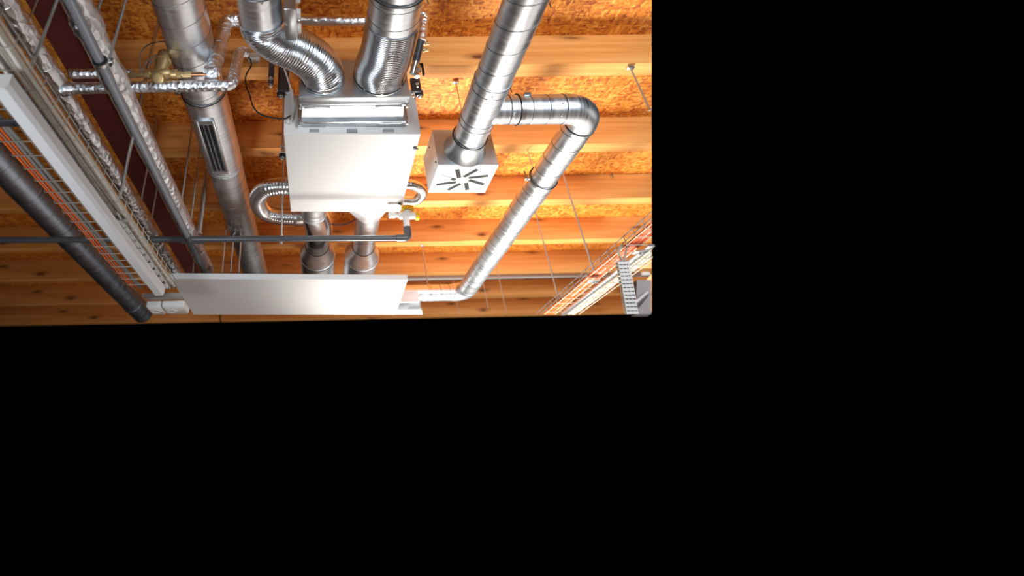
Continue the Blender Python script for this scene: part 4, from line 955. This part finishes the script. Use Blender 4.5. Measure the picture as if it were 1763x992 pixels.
# ------------------------------------------------------------------ hanger rods
def rod(label, top, zt_, bot, r=0.0042, plate=False, zb_2=None, group='threaded hanger rods', m='rod', Y=None):
    """vertical rod: foot seen at bot with height zb_2 (or the top at height zt_)"""
    if zb_2 is not None: B = at(*bot, z=zb_2); T = Vector((B.x, B.y, zt_))
    else:
        T = at(*top, z=zt_); yb2 = at(*bot, y=T.y); B = Vector((T.x, T.y, yb2.z))
    t = thing('hanger_rod', tuple(B), label, 'rod', group)
    mb = MB(); mb.cyl(B, T, r, 10); obj('rod', mb, m, t)
    mb = MB(); mb.lathe(B-Vector((0, 0, 0.004)), (0, 0, 1), [(0, r*1.6), (0.01, r*1.6)], 6); obj('foot_nut', mb, 'zinc', t)
    if plate: mb = MB(); mb.box(T-Vector((0.022, 0.014, 0.022)), T+Vector((0.022, 0.014, 0)), 0.002); obj('top_bracket', mb, 'zinc', t)
    return t
rod('rod from the second joist passing behind the long branch duct', (908, 257), ZB, (917.4, 287.6), 0.004)
rod('rod with a bracket on the strand board, left of the T branch', (784, 139), ZD, (795.5, 196), 0.0045, True)
rod('rod holding the lower end of the right cable tray', None, ZD, (961.7, 513.9), 0.0055, zb_2=2.965)
rod('rod holding the right cable tray, emerging from behind the branch duct', None, ZD, (1021.6, 464.9), 0.006, zb_2=2.955)
rod('rod with a coupling nut at the upper right edge of the picture', (1084, 114), ZB, (1119, 189), 0.0055, True)
rod('rod holding the clamp of the horizontal duct right of the white panel', (727, 421), ZB, (738, 492), 0.006, True)
for i, (p1, zz) in enumerate((((872, 540), 3.25), ((840, 530), 3.35), ((789.5, 540), 3.45))):
    rod(['faint rod right of the branch duct bend', 'faint rod below the branch duct bend', 'short faint rod under the elbow near the white panel'][i], None, ZD, p1, 0.004, zb_2=zz)
rod('rod down to the clamp of the condensate pipe, inside the hose loop', None, ZD-0.0, (484.6, 405), 0.0065, zb_2=ZC+0.035)
# left side
B = Vector((GPX+GPR+0.012, ya+0.004, GPZ+0.02))
t = thing('hanger_rod', tuple(B), 'rod rising from the ring clamp of the smooth grey pipe', 'rod', 'threaded hanger rods'); mb = MB(); mb.cyl(B, (B.x, B.y, ZD), 0.0062, 10); obj('rod', mb, 'rod', t)
rod('thick rod crossing the big foil pipe at the upper left', None, ZD, (48, 132), 0.0058, zb_2=2.84)
rod('short rod behind the top of the big foil pipe', None, ZD, (52, 30), 0.005, zb_2=3.42)
rod('short rod at the top edge between the two foil pipes and the valve', None, ZD, (168, 20), 0.0055, zb_2=3.33)
rod('thick pale rod from behind the foil pipes down to the left cable tray', None, ZD, (205.5, 342), 0.0085, zb_2=2.86, m='zinc')
for i, (bot, zb2) in enumerate((((243.6, 342), 3.44), ((257.5, 396), 3.42), ((313, 342), 3.3), ((329.3, 375), 3.3), ((344, 403), 3.25), ((332, 469), 3.2), ((382.4, 469), 3.2), ((397, 469), 3.2), ((411, 469), 3.2))):
    rod('blurred rod at the left, '+['behind the upper bend of the thick foil pipe', 'meeting the thick foil pipe lower down', 'left of the pair beside the grille duct', 'right of the pair beside the grille duct', 'wide one near the end of the drain tee', 'left of the grey pipe above the white panel', 'first right of the grey pipe above the panel', 'second right of the grey pipe above the panel', 'third, against the grille duct above the panel'][i], None, ZD, bot, 0.0065 if i != 4 else 0.012, zb_2=zb2)
for k, m_ in enumerate(mts):
    t = thing('hanger_rod', tuple(m_), ['threaded rod into the right front mount of the white unit', 'threaded rod into the left front mount of the white unit', 'threaded rod into the left rear mount of the white unit'][k], 'rod', 'threaded hanger rods')
    mb = MB(); mb.cyl(m_+Vector((0, 0, 0.02)), (m_.x, m_.y, ZD), 0.0075, 10); obj('rod', mb, 'rod', t)
    mb = MB(); mb.lathe(m_+Vector((0, 0, 0.06)), (0, 0, 1), [(0, 0.012), (0.012, 0.012)], 6); mb.lathe(m_+Vector((0, 0, 0.09)), (0, 0, 1), [(0, 0.016), (0.004, 0.016)], 16); obj('nut', mb, 'zinc', t)
# dark upright rail left of the unit
a = at(466, 150, y=2.30)
rl = thing('mounting_rail', tuple(a), 'dark slotted upright rail with a bolt, left of the bent hose', 'rail')
mb = MB(); mb.box((a.x-0.016, a.y-0.01, a.z+0.02), (a.x+0.016, a.y+0.01, ZD), 0.002); obj('channel', mb, 'dark_steel', rl)
mb = MB(); mb.lathe(a+Vector((0, -0.01, 0.05)), (0, -1, 0), [(0, 0.014), (0.006, 0.014), (0.008, 0.008), (0.016, 0.008)], 16); mb.lathe(a+Vector((0, 0, 0.0)), (0, 0, 1), [(0, 0.009), (0.03, 0.009)], 6); obj('bolt', mb, 'zinc', rl)
a = at(484, 140, y=2.36)
rl = thing('mounting_rail', tuple(a), 'dark upright rail just left of the transition box', 'rail')
mb = MB(); mb.box((a.x-0.02, a.y+0.01, a.z-0.06), (a.x+0.045, a.y+0.03, ZD), 0.002); obj('channel', mb, 'dark_steel', rl)
# junction box with cables
a = at(440, 102, y=2.46)
jb = thing('junction_box', (a.x, 2.44, a.z), 'small pale junction box on the nearest joist beside the black cable', 'junction box')
mb = MB(); mb.box((a.x-0.045, 2.425, a.z-0.022), (a.x+0.03, 2.4655, a.z+0.022), 0.004); obj('housing', mb, 'white_grey', jb)
mb = MB(); mb.box((a.x-0.043, 2.421, a.z-0.02), (a.x+0.028, 2.425, a.z+0.02), 0.002); obj('lid', mb, 'plastic', jb)
def c3(*pts): return [at(px_, py_, y=yy) for px_, py_, yy in pts]
cable('thin black cable hanging from the junction box to the left of the unit', None, 'rubber', c3((420, 94, 2.44), (429, 100, 2.42), (433, 112, 2.42), (424, 128, 2.42), (423, 145, 2.42), (430, 165, 2.42), (435, 182, 2.42), (447, 196, 2.42), (470, 203, 2.42), (490, 204.5, 2.41), (500, 199, 2.40)), 0.0045)
cable('white cable curving down to the gland on the front of the unit', None, 'plastic', c3((485, 108, 2.30), (491, 122, 2.30), (496, 137, 2.32), (502, 158, 2.36), (505, 180, 2.39), (504, 198, 2.405), (500, 212, 2.40)), 0.0055)
cable('thin dark cable between the two ducts behind the unit', None, 'dark_steel', c3((558, 380, 3.75), (570, 386, 3.75), (588, 387, 3.75), (602, 384, 3.75), (612, 377, 3.75)), 0.005)
# nails on the strand board
for i, (p, q_) in enumerate((((736, 0), (739, 6)), ((946, 6), (949.5, 13)), ((989, 302), (991.5, 305)), ((1053, 298), (1056, 305.5)), ((878, 148), (881, 160)))):
    T = at(*p, z=ZD); mb = MB(); B = at(*q_, y=T.y); mb.cyl((T.x, T.y, ZD), (T.x+(B.x-T.x)*0.3, T.y, B.z), 0.004, 8)
    obj('nail', mb, 'dark_steel', None, ['dark nail tip at the top edge between the wide duct and spiral duct', 'dark nail tip beside the long spiral duct at the top', 'nail tip above the third joist, right of the branch duct', 'nail tip above the third joist, far right', 'dark screw in the strand board just above the T branch'][i], 'nail', 'nails in the strand board')
